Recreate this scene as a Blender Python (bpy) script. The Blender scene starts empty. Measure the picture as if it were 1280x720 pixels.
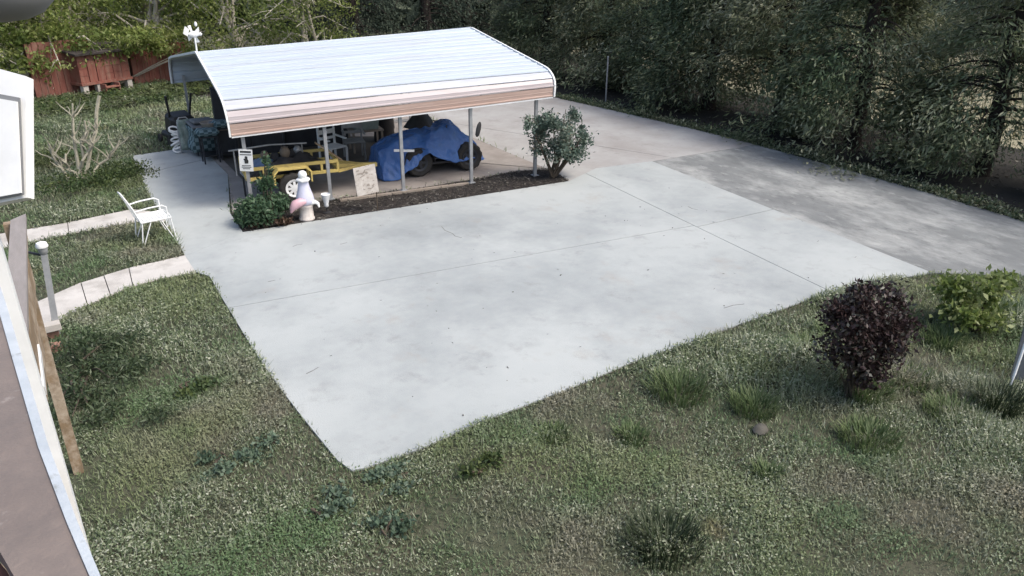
import bpy, bmesh, math, random
import numpy as np
from mathutils import Vector, Matrix
random.seed(7); rng = np.random.default_rng(7)
C = bpy.context.scene.collection
SC = bpy.context.scene
PI = math.pi
# ------------------------------------------------------------------ camera
FPX, CAMH = 950.0, 4.8                       # focal length in photo pixels (1280 wide), height of the camera
PITCH, ROLL, YAW = (math.radians(a) for a in (24.32, 0.48, 30.95))
_f = np.array([0, math.cos(PITCH), -math.sin(PITCH)]); _r = np.array([1., 0, 0]); _u = np.array([0, math.sin(PITCH), math.cos(PITCH)])
_r2 = _r*math.cos(ROLL)+_u*math.sin(ROLL); _u2 = -_r*math.sin(ROLL)+_u*math.cos(ROLL)
_c, _s = math.cos(-YAW), math.sin(-YAW); _Z = np.array([[_c, -_s, 0], [_s, _c, 0], [0, 0, 1]])
CF, CR, CU = _Z@_f, _Z@_r2, _Z@_u2
cam = bpy.data.cameras.new('camera'); cam_o = bpy.data.objects.new('camera', cam); C.objects.link(cam_o)
cam.sensor_width = 36; cam.lens = FPX/1280*36; cam.clip_start = 0.05; cam.clip_end = 600
cam_o.matrix_world = Matrix(((CR[0], CU[0], -CF[0], 0), (CR[1], CU[1], -CF[1], 0), (CR[2], CU[2], -CF[2], CAMH), (0, 0, 0, 1)))
SC.camera = cam_o
# ------------------------------------------------------------------ world, sun, exposure
SUN_EL, SUN_AZ = math.radians(54), math.radians(138)   # azimuth clockwise from +Y
w = bpy.data.worlds.new('World'); SC.world = w; w.use_nodes = True
nt = w.node_tree; nt.nodes.clear()
sky = nt.nodes.new('ShaderNodeTexSky'); sky.sky_type = 'NISHITA'; sky.sun_disc = False
sky.sun_elevation = SUN_EL; sky.sun_rotation = SUN_AZ; sky.air_density = 1.0; sky.dust_density = 4.0; sky.ozone_density = .6
bg = nt.nodes.new('ShaderNodeBackground'); bg.inputs['Strength'].default_value = 0.15
wo = nt.nodes.new('ShaderNodeOutputWorld')
nt.links.new(sky.outputs[0], bg.inputs[0]); nt.links.new(bg.outputs[0], wo.inputs[0])
sl = bpy.data.lights.new('sun', 'SUN'); sl.energy = 1.5; sl.angle = math.radians(16); sl.color = (1, .95, .87)
so = bpy.data.objects.new('sun', sl); C.objects.link(so)
sd = Vector((math.sin(SUN_AZ)*math.cos(SUN_EL), math.cos(SUN_AZ)*math.cos(SUN_EL), math.sin(SUN_EL)))
so.rotation_euler = sd.to_track_quat('Z', 'Y').to_euler(); so.location = (20, -5, 30)
SC.view_settings.view_transform = 'Standard'; SC.view_settings.look = 'None'
SC.view_settings.exposure = 0.76; SC.view_settings.gamma = 1

# ------------------------------------------------------------------ helpers
def ray(px, py): return CF*FPX+CR*(px-640)-CU*(py-360)
def at(px, py, z=0.0):                       # the point at height z seen at a photo pixel
    d = ray(px, py); t = (z-CAMH)/d[2]; return Vector((d[0]*t, d[1]*t, z))
def near(px, py, dist):                      # the point at a depth along the view axis
    d = ray(px, py)*(dist/FPX); return Vector((d[0], d[1], CAMH+d[2]))
def proj(P):
    q = P-np.array([0, 0, CAMH]); z = q@CF; z = np.where(z < .1, .1, z)
    return 640+FPX*(q@CR)/z, 360-FPX*(q@CU)/z, q@CF

class MB:
    def __init__(s): s.v = []; s.f = []
    def add(s, vs, fs):
        n = len(s.v); s.v += [tuple(v) for v in vs]; s.f += [tuple(i+n for i in f) for f in fs]; return s
    def box(s, c, d, rz=0, rx=0, ry=0, taper=1.0, bev=0.0):
        x, y, z = d[0]/2, d[1]/2, d[2]/2
        R = Matrix.Rotation(rz, 3, 'Z')@Matrix.Rotation(ry, 3, 'Y')@Matrix.Rotation(rx, 3, 'X'); c = Vector(c)
        if bev <= 0:
            vs = [(-x, -y, -z), (x, -y, -z), (x, y, -z), (-x, y, -z)]+[(a*taper, b*taper, z) for a, b in ((-x, -y), (x, -y), (x, y), (-x, y))]
            fs = [(3, 2, 1, 0), (4, 5, 6, 7), (0, 1, 5, 4), (1, 2, 6, 5), (2, 3, 7, 6), (3, 0, 4, 7)]
        else:
            b = min(bev, x*.9, y*.9, z*.9); vs = []
            for zz, k in ((-z, b), (-z+b, 0), (z-b, 0), (z, b)):
                for sx, sy in ((-1, -1), (1, -1), (1, 1), (-1, 1)):
                    vs += [(sx*(x-b-k*.0), sy*(y-k), zz), (sx*(x-k), sy*(y-b), zz)] if sx*sy < 0 else [(sx*(x-k), sy*(y-b), zz), (sx*(x-b), sy*(y-k), zz)]
            fs = [tuple(range(7, -1, -1)), tuple(range(24, 32))]
            for L in range(3):
                for i in range(8): j = (i+1) % 8; fs.append((L*8+i, L*8+j, L*8+8+j, L*8+8+i))
        return s.add([R@Vector(v)+c for v in vs], fs)
    def beam(s, a, b, w, h=None, up=(0, 0, 1)):   # a rectangular bar from a to b
        a, b = Vector(a), Vector(b); h = w if h is None else h
        d = (b-a).normalized(); u = Vector(up)
        if abs(d.dot(u)) > .98: u = Vector((1, 0, 0))
        r = d.cross(u).normalized()*w/2; u = r.cross(d).normalized()*h/2
        vs = [a-r-u, a+r-u, a+r+u, a-r+u, b-r-u, b+r-u, b+r+u, b-r+u]
        return s.add(vs, [(3, 2, 1, 0), (4, 5, 6, 7), (0, 1, 5, 4), (1, 2, 6, 5), (2, 3, 7, 6), (3, 0, 4, 7)])
    def tube(s, pts, rad, n=6):
        pts = [Vector(p) for p in pts]; m = len(pts)
        if not hasattr(rad, '__len__'): rad = [rad]*m
        vs = []; prev = Vector((.37, .21, .9))
        for i, p in enumerate(pts):
            d = (pts[min(i+1, m-1)]-pts[max(i-1, 0)])
            d = d.normalized() if d.length > 1e-9 else Vector((0, 0, 1))
            a = prev-d*prev.dot(d)
            if a.length < 1e-4: a = d.orthogonal()
            a.normalize(); b = d.cross(a); prev = a
            vs += [p+(a*math.cos(2*PI*k/n)+b*math.sin(2*PI*k/n))*rad[i] for k in range(n)]
        fs = [(i*n+k, i*n+(k+1) % n, i*n+n+(k+1) % n, i*n+n+k) for i in range(m-1) for k in range(n)]
        fs += [tuple(range(n-1, -1, -1)), tuple(range((m-1)*n, m*n))]
        return s.add(vs, fs)
    def lathe(s, prof, n=16, c=(0, 0, 0), axis='Z', sx=1, sy=1, lump=None):
        vs = []
        for r, z in prof:
            for k in range(n):
                a = 2*PI*k/n; q = r*(1+(lump(a, z) if lump else 0))
                p = (q*math.cos(a)*sx, q*math.sin(a)*sy, z)
                if axis == 'Y': p = (p[0], p[2], p[1])
                if axis == 'X': p = (p[2], p[0], p[1])
                vs.append(Vector(p)+Vector(c))
        m = len(prof)
        fs = [(i*n+k, i*n+(k+1) % n, i*n+n+(k+1) % n, i*n+n+k) for i in range(m-1) for k in range(n)]
        fs += [tuple(range(n-1, -1, -1)), tuple(range((m-1)*n, m*n))]
        return s.add(vs, fs)
    def prism(s, poly, z0, z1):                 # polygon in plan, extruded
        n = len(poly); A = sum(poly[i][0]*poly[(i+1) % n][1]-poly[(i+1) % n][0]*poly[i][1] for i in range(n))
        if A < 0: poly = poly[::-1]
        vs = [(p[0], p[1], z0) for p in poly]+[(p[0], p[1], z1) for p in poly]
        return s.add(vs, [tuple(range(n-1, -1, -1)), tuple(range(n, 2*n))]+[(i, (i+1) % n, n+(i+1) % n, n+i) for i in range(n)])
    def sheet(s, rows):                         # grid of points -> quads
        m, n = len(rows), len(rows[0])
        return s.add([p for r in rows for p in r], [(i*n+j, i*n+j+1, i*n+n+j+1, i*n+n+j) for i in range(m-1) for j in range(n-1)])

def clean(me):
    bm = bmesh.new(); bm.from_mesh(me); bmesh.ops.recalc_face_normals(bm, faces=bm.faces)
    big = [f for f in bm.faces if len(f.verts) > 8]
    if big: bmesh.ops.triangulate(bm, faces=big)
    bm.to_mesh(me); bm.free()
def obj(name, mb, m, parent=None, smooth=False, label=None, kind=None, solid=0.0):
    me = bpy.data.meshes.new(name); me.from_pydata(mb.v, [], mb.f); clean(me)
    me.materials.append(m)
    if smooth:
        me.polygons.foreach_set('use_smooth', [True]*len(me.polygons))
        try: me.set_sharp_from_angle(angle=math.radians(45))
        except Exception: pass
    o = bpy.data.objects.new(name, me); C.objects.link(o)
    if parent: o.parent = parent
    if label: o['label'] = label
    if kind: o['kind'] = kind
    if solid:
        md = o.modifiers.new('thick', 'SOLIDIFY'); md.thickness = solid; md.offset = 0
    return o
def quads(name, V, tint, m, parent=None, kind=None, n=4):     # numpy leaves: V (N, n, 3), tint (N,)
    N = len(V); me = bpy.data.meshes.new(name)
    me.vertices.add(N*n); me.vertices.foreach_set('co', V.reshape(-1).astype(np.float32))
    me.loops.add(N*n); me.loops.foreach_set('vertex_index', np.arange(N*n, dtype=np.int32))
    me.polygons.add(N); me.polygons.foreach_set('loop_start', np.arange(0, N*n, n, dtype=np.int32))
    me.update(calc_edges=True)
    a = me.attributes.new('tint', 'FLOAT', 'POINT'); a.data.foreach_set('value', np.repeat(tint, n).astype(np.float32))
    me.materials.append(m)
    o = bpy.data.objects.new(name, me); C.objects.link(o)
    if parent: o.parent = parent
    if kind: o['kind'] = kind
    return o
def tag(o, label, cat, group=None, kind=None):
    o['label'] = label; o['category'] = cat
    if group: o['group'] = group
    if kind: o['kind'] = kind
    return o
def thing(name, label, cat, loc=(0, 0, 0), rz=0.0, group=None):
    o = bpy.data.objects.new(name, None); C.objects.link(o); o.empty_display_size = .2
    o.location = loc; o.rotation_euler = (0, 0, rz); return tag(o, label, cat, group)
def struct(o, label=None):
    o['kind'] = 'structure'
    if label: o['label'] = label
    return o
def dup(r, loc, rz=0.0, label=None, scale=None):
    c = r.copy(); C.objects.link(c); c.location = loc; c.rotation_euler = (0, 0, rz)
    if label: c['label'] = label
    if scale: c.scale = (scale[0], scale[0], scale[1]) if hasattr(scale, '__len__') else (scale,)*3
    for ch in list(r.children):
        k = ch.copy(); C.objects.link(k); k.parent = c
        for g in list(ch.children):
            q = g.copy(); C.objects.link(q); q.parent = k
    return c

# ------------------------------------------------------------------ materials
def mat(name, a, b=None, rough=.8, scale=4.0, bump=0.0, bscale=40.0, metal=0.0, dist=.01, c=None, cscale=.6, stretch=None, spec=.4, cpos=(.45, .68), e=None):
    m = bpy.data.materials.new(name); m.use_nodes = True; t = m.node_tree; L = t.links.new
    bs = t.nodes['Principled BSDF']; bs.inputs['Roughness'].default_value = rough; bs.inputs['Metallic'].default_value = metal
    bs.inputs['Specular IOR Level'].default_value = spec
    tc = t.nodes.new('ShaderNodeTexCoord'); src = tc.outputs['Object']
    if stretch:
        mp = t.nodes.new('ShaderNodeMapping'); mp.inputs['Scale'].default_value = stretch; L(src, mp.inputs[0]); src = mp.outputs[0]
    def noise(sc, det=6, ro=.62):
        n = t.nodes.new('ShaderNodeTexNoise'); n.inputs['Scale'].default_value = sc; n.inputs['Detail'].default_value = det
        n.inputs['Roughness'].default_value = ro; L(src, n.inputs['Vector']); return n.outputs['Fac']
    def ramp(s, p0, p1):
        r = t.nodes.new('ShaderNodeMapRange'); r.inputs[1].default_value = p0; r.inputs[2].default_value = p1; L(s, r.inputs[0]); return r.outputs[0]
    def mix(fac, x, y):
        n = t.nodes.new('ShaderNodeMix'); n.data_type = 'RGBA'; L(fac, n.inputs[0])
        for i, v in ((6, x), (7, y)):
            if isinstance(v, tuple): n.inputs[i].default_value = (*v, 1)
            else: L(v, n.inputs[i])
        return n.outputs[2]
    if b is None: b = tuple(min(1, k*.8) for k in a)
    col = mix(ramp(noise(scale), .32, .68), a, b)
    if c: col = mix(ramp(noise(cscale, 8, .7), *cpos), col, c)
    for ec, es, lo, hi, am in (e or ()):
        r_ = ramp(noise(es, 9, .72), lo, hi); k_ = t.nodes.new('ShaderNodeMath'); k_.operation = 'MULTIPLY'; k_.inputs[1].default_value = am; L(r_, k_.inputs[0]); col = mix(k_.outputs[0], col, ec)
    L(col, bs.inputs['Base Color'])
    if bump:
        bp = t.nodes.new('ShaderNodeBump'); bp.inputs['Strength'].default_value = bump; bp.inputs['Distance'].default_value = dist
        L(noise(bscale), bp.inputs['Height']); L(bp.outputs[0], bs.inputs['Normal'])
    return m
def leafmat(name, cols, trans=.25, rough=.55, pscale=.5, patch=None, pmix=.7, prange=(.42, .62), patch2=None, patch3=None, patch4=None):
    m = bpy.data.materials.new(name); m.use_nodes = True; t = m.node_tree; L = t.links.new
    bs = t.nodes['Principled BSDF']; bs.inputs['Roughness'].default_value = rough; bs.inputs['Specular IOR Level'].default_value = .3
    at_ = t.nodes.new('ShaderNodeAttribute'); at_.attribute_name = 'tint'
    r = t.nodes.new('ShaderNodeValToRGB'); e = r.color_ramp.elements
    while len(e) < len(cols): e.new(.5)
    for i, c in enumerate(cols): e[i].position = i/(len(cols)-1); e[i].color = (*c, 1)
    L(at_.outputs['Fac'], r.inputs[0]); col = r.outputs[0]
    g = t.nodes.new('ShaderNodeNewGeometry')
    for k, (pc, sc) in enumerate(((patch, pscale), (patch2, pscale*1.7), (patch3, pscale*.8), (patch4, pscale*1.3))):
        if not pc: continue
        n = t.nodes.new('ShaderNodeTexNoise'); n.inputs['Scale'].default_value = sc; n.inputs['Detail'].default_value = 5
        n.noise_dimensions = '4D'; n.inputs['W'].default_value = 3.1*k
        L(g.outputs['Position'], n.inputs['Vector'])
        mr = t.nodes.new('ShaderNodeMapRange'); mr.inputs[1].default_value, mr.inputs[2].default_value = prange if k < 3 else (.66, .76); mr.inputs[4].default_value = pmix
        L(n.outputs['Fac'], mr.inputs[0])
        mx = t.nodes.new('ShaderNodeMix'); mx.data_type = 'RGBA'; L(mr.outputs[0], mx.inputs[0]); L(col, mx.inputs[6]); mx.inputs[7].default_value = (*pc, 1); col = mx.outputs[2]
    L(col, bs.inputs['Base Color'])
    tr = t.nodes.new('ShaderNodeBsdfTranslucent'); L(col, tr.inputs[0])
    ms = t.nodes.new('ShaderNodeMixShader'); ms.inputs[0].default_value = trans
    L(bs.outputs[0], ms.inputs[1]); L(tr.outputs[0], ms.inputs[2]); L(ms.outputs[0], t.nodes['Material Output'].inputs['Surface'])
    return m
M = {}
M['crack'] = mat('crack dirt', (.17, .165, .155), (.12, .115, .11), 1, 20)
M['soil'] = mat('lawn soil', (.055, .058, .036), (.095, .088, .062), 1, 3, .8, 60, c=(.05, .065, .035), cscale=.5)
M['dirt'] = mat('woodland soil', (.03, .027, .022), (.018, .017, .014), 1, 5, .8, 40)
M['field'] = mat('dry field', (.30, .27, .19), (.21, .205, .14), 1, 1.2, .5, 30)
M['mulch'] = mat('dark mulch', (.045, .036, .032), (.02, .018, .017), 1, 14, 1, 60, dist=.03)
M['joint'] = mat('joint dirt', (.09, .085, .075), (.05, .047, .04), 1, 20)
M['concrete'] = mat('weathered concrete', (.395, .418, .41), (.335, .36, .357), .88, .5, .5, 70, c=(.25, .272, .275), cscale=.26, cpos=(.44, .66), e=(((.20, .205, .20), 1.7, .56, .74, .55), ((.30, .27, .23), .8, .58, .72, .5), ((.14, .14, .13), 14, .66, .74, .5)))
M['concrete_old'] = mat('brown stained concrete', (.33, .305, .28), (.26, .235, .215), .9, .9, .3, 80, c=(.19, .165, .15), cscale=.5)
M['concrete_mid'] = mat('slightly stained concrete', (.375, .375, .365), (.325, .322, .312), .9, .8, .4, 80, c=(.275, .262, .25), cscale=.45, cpos=(.42, .66), e=(((.17, .16, .15), 2.2, .56, .72, .5),))
M['floor_shade'] = mat('floor shade colour', (.11, .10, .085), (.07, .065, .058), .9, 1.2, .3, 60)  # deep shade put into the floor colour
M['path'] = mat('pale path concrete', (.52, .50, .465), (.45, .43, .40), .9, 1.6, .4, 90, c=(.33, .31, .28), cscale=2, e=(((.2, .19, .17), 9, .62, .74, .6),))
M['tarmac'] = mat('worn grey tarmac', (.215, .225, .222), (.15, .158, .158), .85, 1.4, .6, 100, c=(.38, .39, .375), cscale=.55, stretch=(1.5, .8, 1), cpos=(.46, .66), e=(((.42, .43, .41), 2.6, .58, .70, .6), ((.07, .073, .075), 4.5, .56, .7, .6)))
M['roof'] = mat('white metal sheet', (.44, .50, .56), (.385, .44, .505), .45, 1.3, 0, c=(.38, .40, .43), cscale=.9, stretch=(.35, 2.5, 2.5), cpos=(.48, .74), e=(((.30, .31, .34), 2.4, .58, .74, .4),))
M['roof_pink'] = mat('faded pinkish white sheet', (.46, .415, .42), (.43, .39, .395), .45, 2, 0, c=(.39, .33, .32), cscale=2, stretch=(.3, 3, 6), cpos=(.5, .8))
M['roof_blue'] = mat('dulled white sheet', (.49, .51, .56), (.43, .45, .50), .42, 2, 0, c=(.36, .35, .36), cscale=2, stretch=(.3, 3, 6), cpos=(.52, .8))
M['fascia'] = mat('weathered pinkish metal sheet', (.42, .31, .265), (.36, .265, .225), .5, 2, 0, c=(.32, .22, .18), cscale=2.2, stretch=(.3, 3, 6), cpos=(.45, .75))
M['galv'] = mat('galvanised steel', (.36, .37, .38), (.26, .27, .28), .5, 8, metal=.35)
M['white'] = mat('white paint', (.78, .79, .78), (.68, .69, .68), .5, 6)
M['stripwhite'] = mat('chipped bluish white paint', (.46, .50, .53), (.36, .40, .43), .6, 9, .3, 40, c=(.20, .21, .20), cscale=14, cpos=(.6, .7))
M['whiteplastic'] = mat('white plastic', (.70, .71, .72), (.58, .60, .60), .45, 5)
M['black'] = mat('black plastic', (.018, .018, .02), (.03, .03, .032), .55, 8)
M['rubber'] = mat('tyre rubber', (.02, .019, .018), (.035, .033, .03), .8, 12, .3, 60)
M['dark'] = mat('dark painted steel', (.03, .034, .042), (.018, .02, .026), .5, 6)
M['yellow'] = mat('faded yellow paint', (.60, .47, .15), (.48, .37, .13), .55, 5, c=(.28, .20, .10), cscale=5, cpos=(.58, .72))
M['wood'] = mat('weathered timber', (.30, .26, .22), (.22, .185, .15), .85, 3, .4, 30, stretch=(1, 1, 1))
M['boardgrey'] = mat('grey weathered board', (.125, .135, .14), (.09, .10, .105), .9, 4, .5, 40)
M['signboard'] = mat('weathered sign face', (.56, .53, .49), (.40, .36, .32), .8, 9, .2, 40, c=(.26, .22, .19), cscale=16, cpos=(.55, .68))
M['potbrown'] = mat('dull brown pot', (.17, .14, .11), (.11, .09, .07), .8, 6)
M['tan'] = mat('orange stained timber', (.24, .165, .095), (.17, .125, .08), .8, 5, .4, 40, c=(.45, .38, .30), cscale=4)
M['railgrey'] = mat('grey painted handrail', (.28, .255, .24), (.22, .20, .185), .7, 4, .3, 60, stretch=(6, 1, 1))
M['railbrown'] = mat('brown painted board', (.205, .168, .145), (.165, .135, .118), .6, 5, .3, 50, c=(.13, .11, .10), cscale=2.2, cpos=(.5, .7), e=(((.30, .27, .25), 11, .62, .70, .6),))
M['redbrown'] = mat('dark red-brown paint', (.10, .045, .03), (.07, .03, .022), .7, 6)
M['shedred'] = mat('faded red boards', (.235, .085, .062), (.165, .058, .045), .8, 3, .4, 30, c=(.24, .14, .105), cscale=2, stretch=(4, 4, .8))
M['shedroof'] = mat('shed roof felt', (.06, .05, .045), (.035, .03, .03), .9, 6, .4, 30)
M['brick'] = mat('reddish brick', (.30, .17, .12), (.22, .12, .09), .9, 6, .5, 50)
M['block'] = mat('pale concrete block', (.45, .42, .38), (.36, .34, .31), .9, 6, .4, 50)
M['bark'] = mat('dark bark', (.045, .036, .03), (.025, .02, .018), 1, 6, 1, 25, dist=.03, stretch=(3, 3, .6))
M['palebark'] = mat('pale grey bark', (.46, .43, .36), (.32, .29, .24), .95, 5, .6, 25)
M['deadwood'] = mat('bleached dead wood', (.36, .34, .27), (.23, .22, .17), .95, 6, .5, 30)
M['stem'] = mat('shrub stems', (.09, .07, .05), (.05, .04, .03), .95, 8)
M['greycap'] = mat('grey lamp housing', (.20, .205, .21), (.16, .165, .17), .6, 5)
M['lav'] = mat('pale lavender glaze', (.57, .58, .69), (.48, .49, .60), .45, 4, .2, 30, c=(.33, .32, .36), cscale=8, cpos=(.58, .75))
M['pink'] = mat('faded pink glaze', (.62, .40, .44), (.52, .33, .37), .4, 4)
M['stone'] = mat('pale cast stone', (.60, .55, .51), (.48, .44, .41), .8, 6, .3, 40, c=(.30, .26, .23), cscale=7, cpos=(.55, .72))
M['rock'] = mat('field stone', (.10, .095, .08), (.065, .06, .05), .95, 6, .6, 15)
M['greycover'] = mat('grey grill cover', (.17, .18, .19), (.12, .13, .14), .7, 4)
M['greencloth'] = mat('grey green canvas', (.20, .26, .235), (.14, .19, .175), .85, 5, c=(.32, .36, .33), cscale=6)
M['bowl'] = mat('tan ceramic', (.34, .30, .26), (.26, .23, .20), .5, 5)
M['bluebag'] = mat('blue plastic bag', (.10, .15, .26), (.06, .10, .18), .4, 5)
M['glassgrey'] = mat('greenish plastic tub', (.30, .36, .34), (.22, .27, .26), .4, 4)
M['gravelgrey'] = mat('grey shingle roof', (.20, .20, .21), (.15, .15, .16), .9, 6)
M['siding'] = mat('pale siding', (.50, .52, .54), (.44, .46, .48), .7, 3)
M['glass'] = mat('dark window glass', (.03, .035, .04), (.02, .025, .03), .12, 3)

def tarpmat():
    m = mat('blue tarpaulin', (.055, .145, .38), (.035, .095, .28), .34, 3, .7, 7, dist=.05, c=(.07, .13, .26), cscale=4, cpos=(.55, .72)); return m
M['tarp'] = tarpmat()
def checkmat():
    m = bpy.data.materials.new('green check cloth'); m.use_nodes = True; t = m.node_tree; L = t.links.new
    bs = t.nodes['Principled BSDF']; bs.inputs['Roughness'].default_value = .9
    tc = t.nodes.new('ShaderNodeTexCoord'); ck = t.nodes.new('ShaderNodeTexChecker'); ck.inputs['Scale'].default_value = 11
    ck.inputs[1].default_value = (.035, .07, .08, 1); ck.inputs[2].default_value = (.16, .23, .25, 1)
    mp = t.nodes.new('ShaderNodeMapping'); mp.inputs['Location'].default_value = (.013, .017, .011)
    L(tc.outputs['Object'], mp.inputs[0]); L(mp.outputs[0], ck.inputs[0]); L(ck.outputs[0], bs.inputs[0]); return m
M['check'] = checkmat()
M['grass'] = leafmat('lawn grass', ((.038, .058, .03), (.13, .175, .088), (.225, .265, .16), (.47, .49, .385)), .3, .5, .6, (.25, .23, .18), .68, (.51, .63), (.11, .19, .08), (.20, .24, .11), (.30, .19, .09))
M['tuft'] = leafmat('tall grass tuft', ((.05, .08, .03), (.10, .15, .06), (.22, .26, .13)), .35)
M['tuftdark'] = leafmat('dark grass tuft', ((.016, .026, .011), (.03, .046, .02), (.085, .10, .058)), .15)
M['ever'] = leafmat('evergreen sprays', ((.04, .056, .03), (.125, .15, .08), (.235, .25, .15), (.50, .50, .36)), .35, .4, .35, (.08, .14, .07), .5)
M['everdark'] = leafmat('dark evergreen sprays', ((.02, .032, .022), (.05, .07, .048), (.12, .145, .10)), .2, .7)
M['decid'] = leafmat('yellow green leaves', ((.09, .135, .03), (.20, .26, .07), (.30, .34, .11), (.42, .42, .22)), .5, .5, .5, (.08, .13, .035), .5)
M['shrub'] = leafmat('glossy shrub leaves', ((.03, .06, .03), (.06, .11, .058), (.12, .18, .105)), .25, .4)
M['rose'] = leafmat('blue green shrub leaves', ((.045, .075, .058), (.09, .135, .105), (.16, .21, .165), (.20, .16, .12)), .25, .45)
M['purple'] = leafmat('purple leaves', ((.018, .012, .012), (.032, .018, .018), (.052, .034, .032), (.11, .12, .10)), .12, .4)
M['variegated'] = leafmat('pale green leaves', ((.07, .11, .025), (.15, .20, .055), (.32, .35, .17)), .35, .4)
M['weed'] = leafmat('broad weeds', ((.03, .055, .02), (.06, .095, .035), (.10, .13, .035)), .25, .5, .8, (.10, .11, .05), .6)
M['deckweed'] = leafmat('dark narrow weeds', ((.022, .036, .02), (.05, .075, .035), (.11, .14, .08)), .2, .45)
M['weedpale'] = leafmat('blue green rosettes', ((.05, .08, .05), (.10, .15, .10), (.18, .23, .17)), .25, .5)
M['reddish'] = leafmat('reddish low leaves', ((.05, .03, .02), (.08, .045, .03), (.07, .08, .04)), .2)
M['litter'] = leafmat('dry litter', ((.05, .045, .04), (.11, .10, .085), (.20, .18, .15)), 0, .9)
M['litterdark'] = leafmat('dull leaf litter', ((.02, .018, .016), (.04, .036, .03), (.075, .07, .06), (.17, .16, .14)), 0, .9)
M['reed'] = leafmat('dry field stems', ((.24, .22, .13), (.38, .36, .24), (.20, .22, .12)), .3)

# ------------------------------------------------------------------ ground, concrete, paths
gx = MB(); gx.sheet([[(x, y, 0) for x in np.linspace(-60, 140, 21)] for y in np.linspace(-30, 170, 21)])
struct(obj('ground', gx, M['soil']))
def P2(l): return [tuple(at(*p)[:2]) if isinstance(p, tuple) else tuple(p) for p in l]   # [list] = world point, (tuple) = photo pixel
def clip(poly, a, b, off):                    # keep the left side of a->b, moved inwards by off
    a, b = Vector(a), Vector(b); d = (b-a).normalized(); n = Vector((-d.y, d.x)); out = []
    D = [(Vector(p)-a).dot(n)-off for p in poly]
    for i, p in enumerate(poly):
        q = poly[(i+1) % len(poly)]; e, g = D[i], D[(i+1) % len(poly)]
        if e >= 0: out.append(p)
        if (e >= 0) != (g >= 0):
            t = e/(e-g); out.append((p[0]+(q[0]-p[0])*t, p[1]+(q[1]-p[1])*t))
    return out
def split(poly, pa, pb, gap=.013):
    a, b = [tuple(at(*p)[:2]) if isinstance(p, tuple) else tuple(p) for p in (pa, pb)]
    return clip(poly, a, b, gap/2), clip(poly, b, a, gap/2)
def wob(poly, step=.35, amp=.025, skip=()):   # subdivide and roughen an outline a little
    out = []
    for i, p in enumerate(poly):
        q = poly[(i+1) % len(poly)]; L = math.dist(p, q); n = max(1, int(L/step)); nx, ny = (q[1]-p[1])/max(L, 1e-6), -(q[0]-p[0])/max(L, 1e-6)
        for k in range(n):
            t = k/n; e = 0 if (k == 0 or i in skip) else random.uniform(-amp, amp)
            out.append((p[0]+(q[0]-p[0])*t+nx*e, p[1]+(q[1]-p[1])*t+ny*e))
    return out
leftedge = [(245, 342), (262, 347), (280, 378), (300, 411), (322, 447), (345, 480), (372, 516), (400, 551), (422, 578), (440, 591)]
frontedge = [(456, 588), (520, 566), (600, 530), (700, 493), (790, 455), (880, 424), (950, 398), (1020, 373), (1090, 355), (1165, 343)]
FRONT = P2([(304, 292), (711, 228), (745, 212), (815, 203)]+[(1165, 343)]+frontedge[-2::-1]+leftedge[::-1]+[(232, 322)])
PATIO = P2([(166, 196), (228, 187), [3.0, 21.6], [3.05, 17.6], (288, 268), (304, 292), (232, 322), (212, 286), (190, 250), (176, 222)])
BACK = P2([(711, 228), (745, 212), (815, 203), (945, 182), (870, 163), (780, 142), (700, 124), [13.9, 26.0], [9.5, 26.2], [9.6, 14.4], (690, 213)])
FLOOR = P2([(290, 267), (340, 260), (428, 249), (520, 237), (594, 225), (647, 215), (690, 213), [9.6, 14.4], [9.5, 21.6], [3.0, 21.6], [3.05, 17.6]])
BED = P2([(288, 268), (304, 292), (711, 228), (692, 213.5), (647, 215.5), (594, 225.5), (520, 237.5), (428, 249.5), (340, 260.5)])
TARMAC = P2([(815, 203), (945, 182), (1030, 205), (1110, 228), (1190, 251), (1290, 281), [15.5, 3.0], [15.4, -3.0], [12.9, -3.0], [12.6, 3.6], (1290, 347), (1165, 343)])
PATH1 = P2([[-1.9, 14.62], (-10, 296), (80, 281), (166, 263), (205, 268), (208, 279), (170, 279), (100, 291), (45, 303), (-10, 314), [-1.9, 14.0]])
PATH2 = P2([[-1.5, 11.9], (48, 379), (100, 356), (165, 336), (232, 321), (246, 343), (200, 350), (160, 362), (110, 383), (76, 402), (52, 416), [-1.5, 11.1]])
def insetc(poly, k):                           # pull an outline towards its middle a touch (joint width)
    cx = sum(p[0] for p in poly)/len(poly); cy = sum(p[1] for p in poly)/len(poly)
    return [(p[0]+(cx-p[0])*k, p[1]+(cy-p[1])*k) for p in poly]
drive = struct(obj('driveway', MB().prism(FRONT, .003, .008).prism(PATIO, .003, .0085).prism(BACK, .003, .0078), M['joint']))
drive['label'] = 'pale weathered concrete driveway with cracks and joints'
fl, fr = split(FRONT, (808, 255), (1010, 353))
slabs = [*split(fl, (318, 413), (860, 288), .02), *split(fr, (900, 278), (990, 262))]
for pcs in slabs: obj('slab', MB().prism(pcs, .010, .03), M['concrete'], drive)
for pcs in split(PATIO, (178, 219), (246, 203), .02): obj('slab', MB().prism(insetc(pcs, .002), .010, .029), M['concrete'], drive)
b1, b2 = split(BACK, (711, 178), (800, 192))
for pcs in (b1, b2): obj('slab', MB().prism(insetc(pcs, .001), .009, .027), M['concrete_mid'], drive)
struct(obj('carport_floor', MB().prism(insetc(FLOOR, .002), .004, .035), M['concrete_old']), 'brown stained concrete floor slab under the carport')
struct(obj('side_road', MB().prism(insetc(TARMAC, .0015), .003, .024), M['tarmac']), 'worn dark grey side road beside the trees')
struct(obj('flower_bed', MB().prism(insetc(BED, .002), .002, .03), M['mulch']), 'dark mulch bed along the front of the carport')
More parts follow.
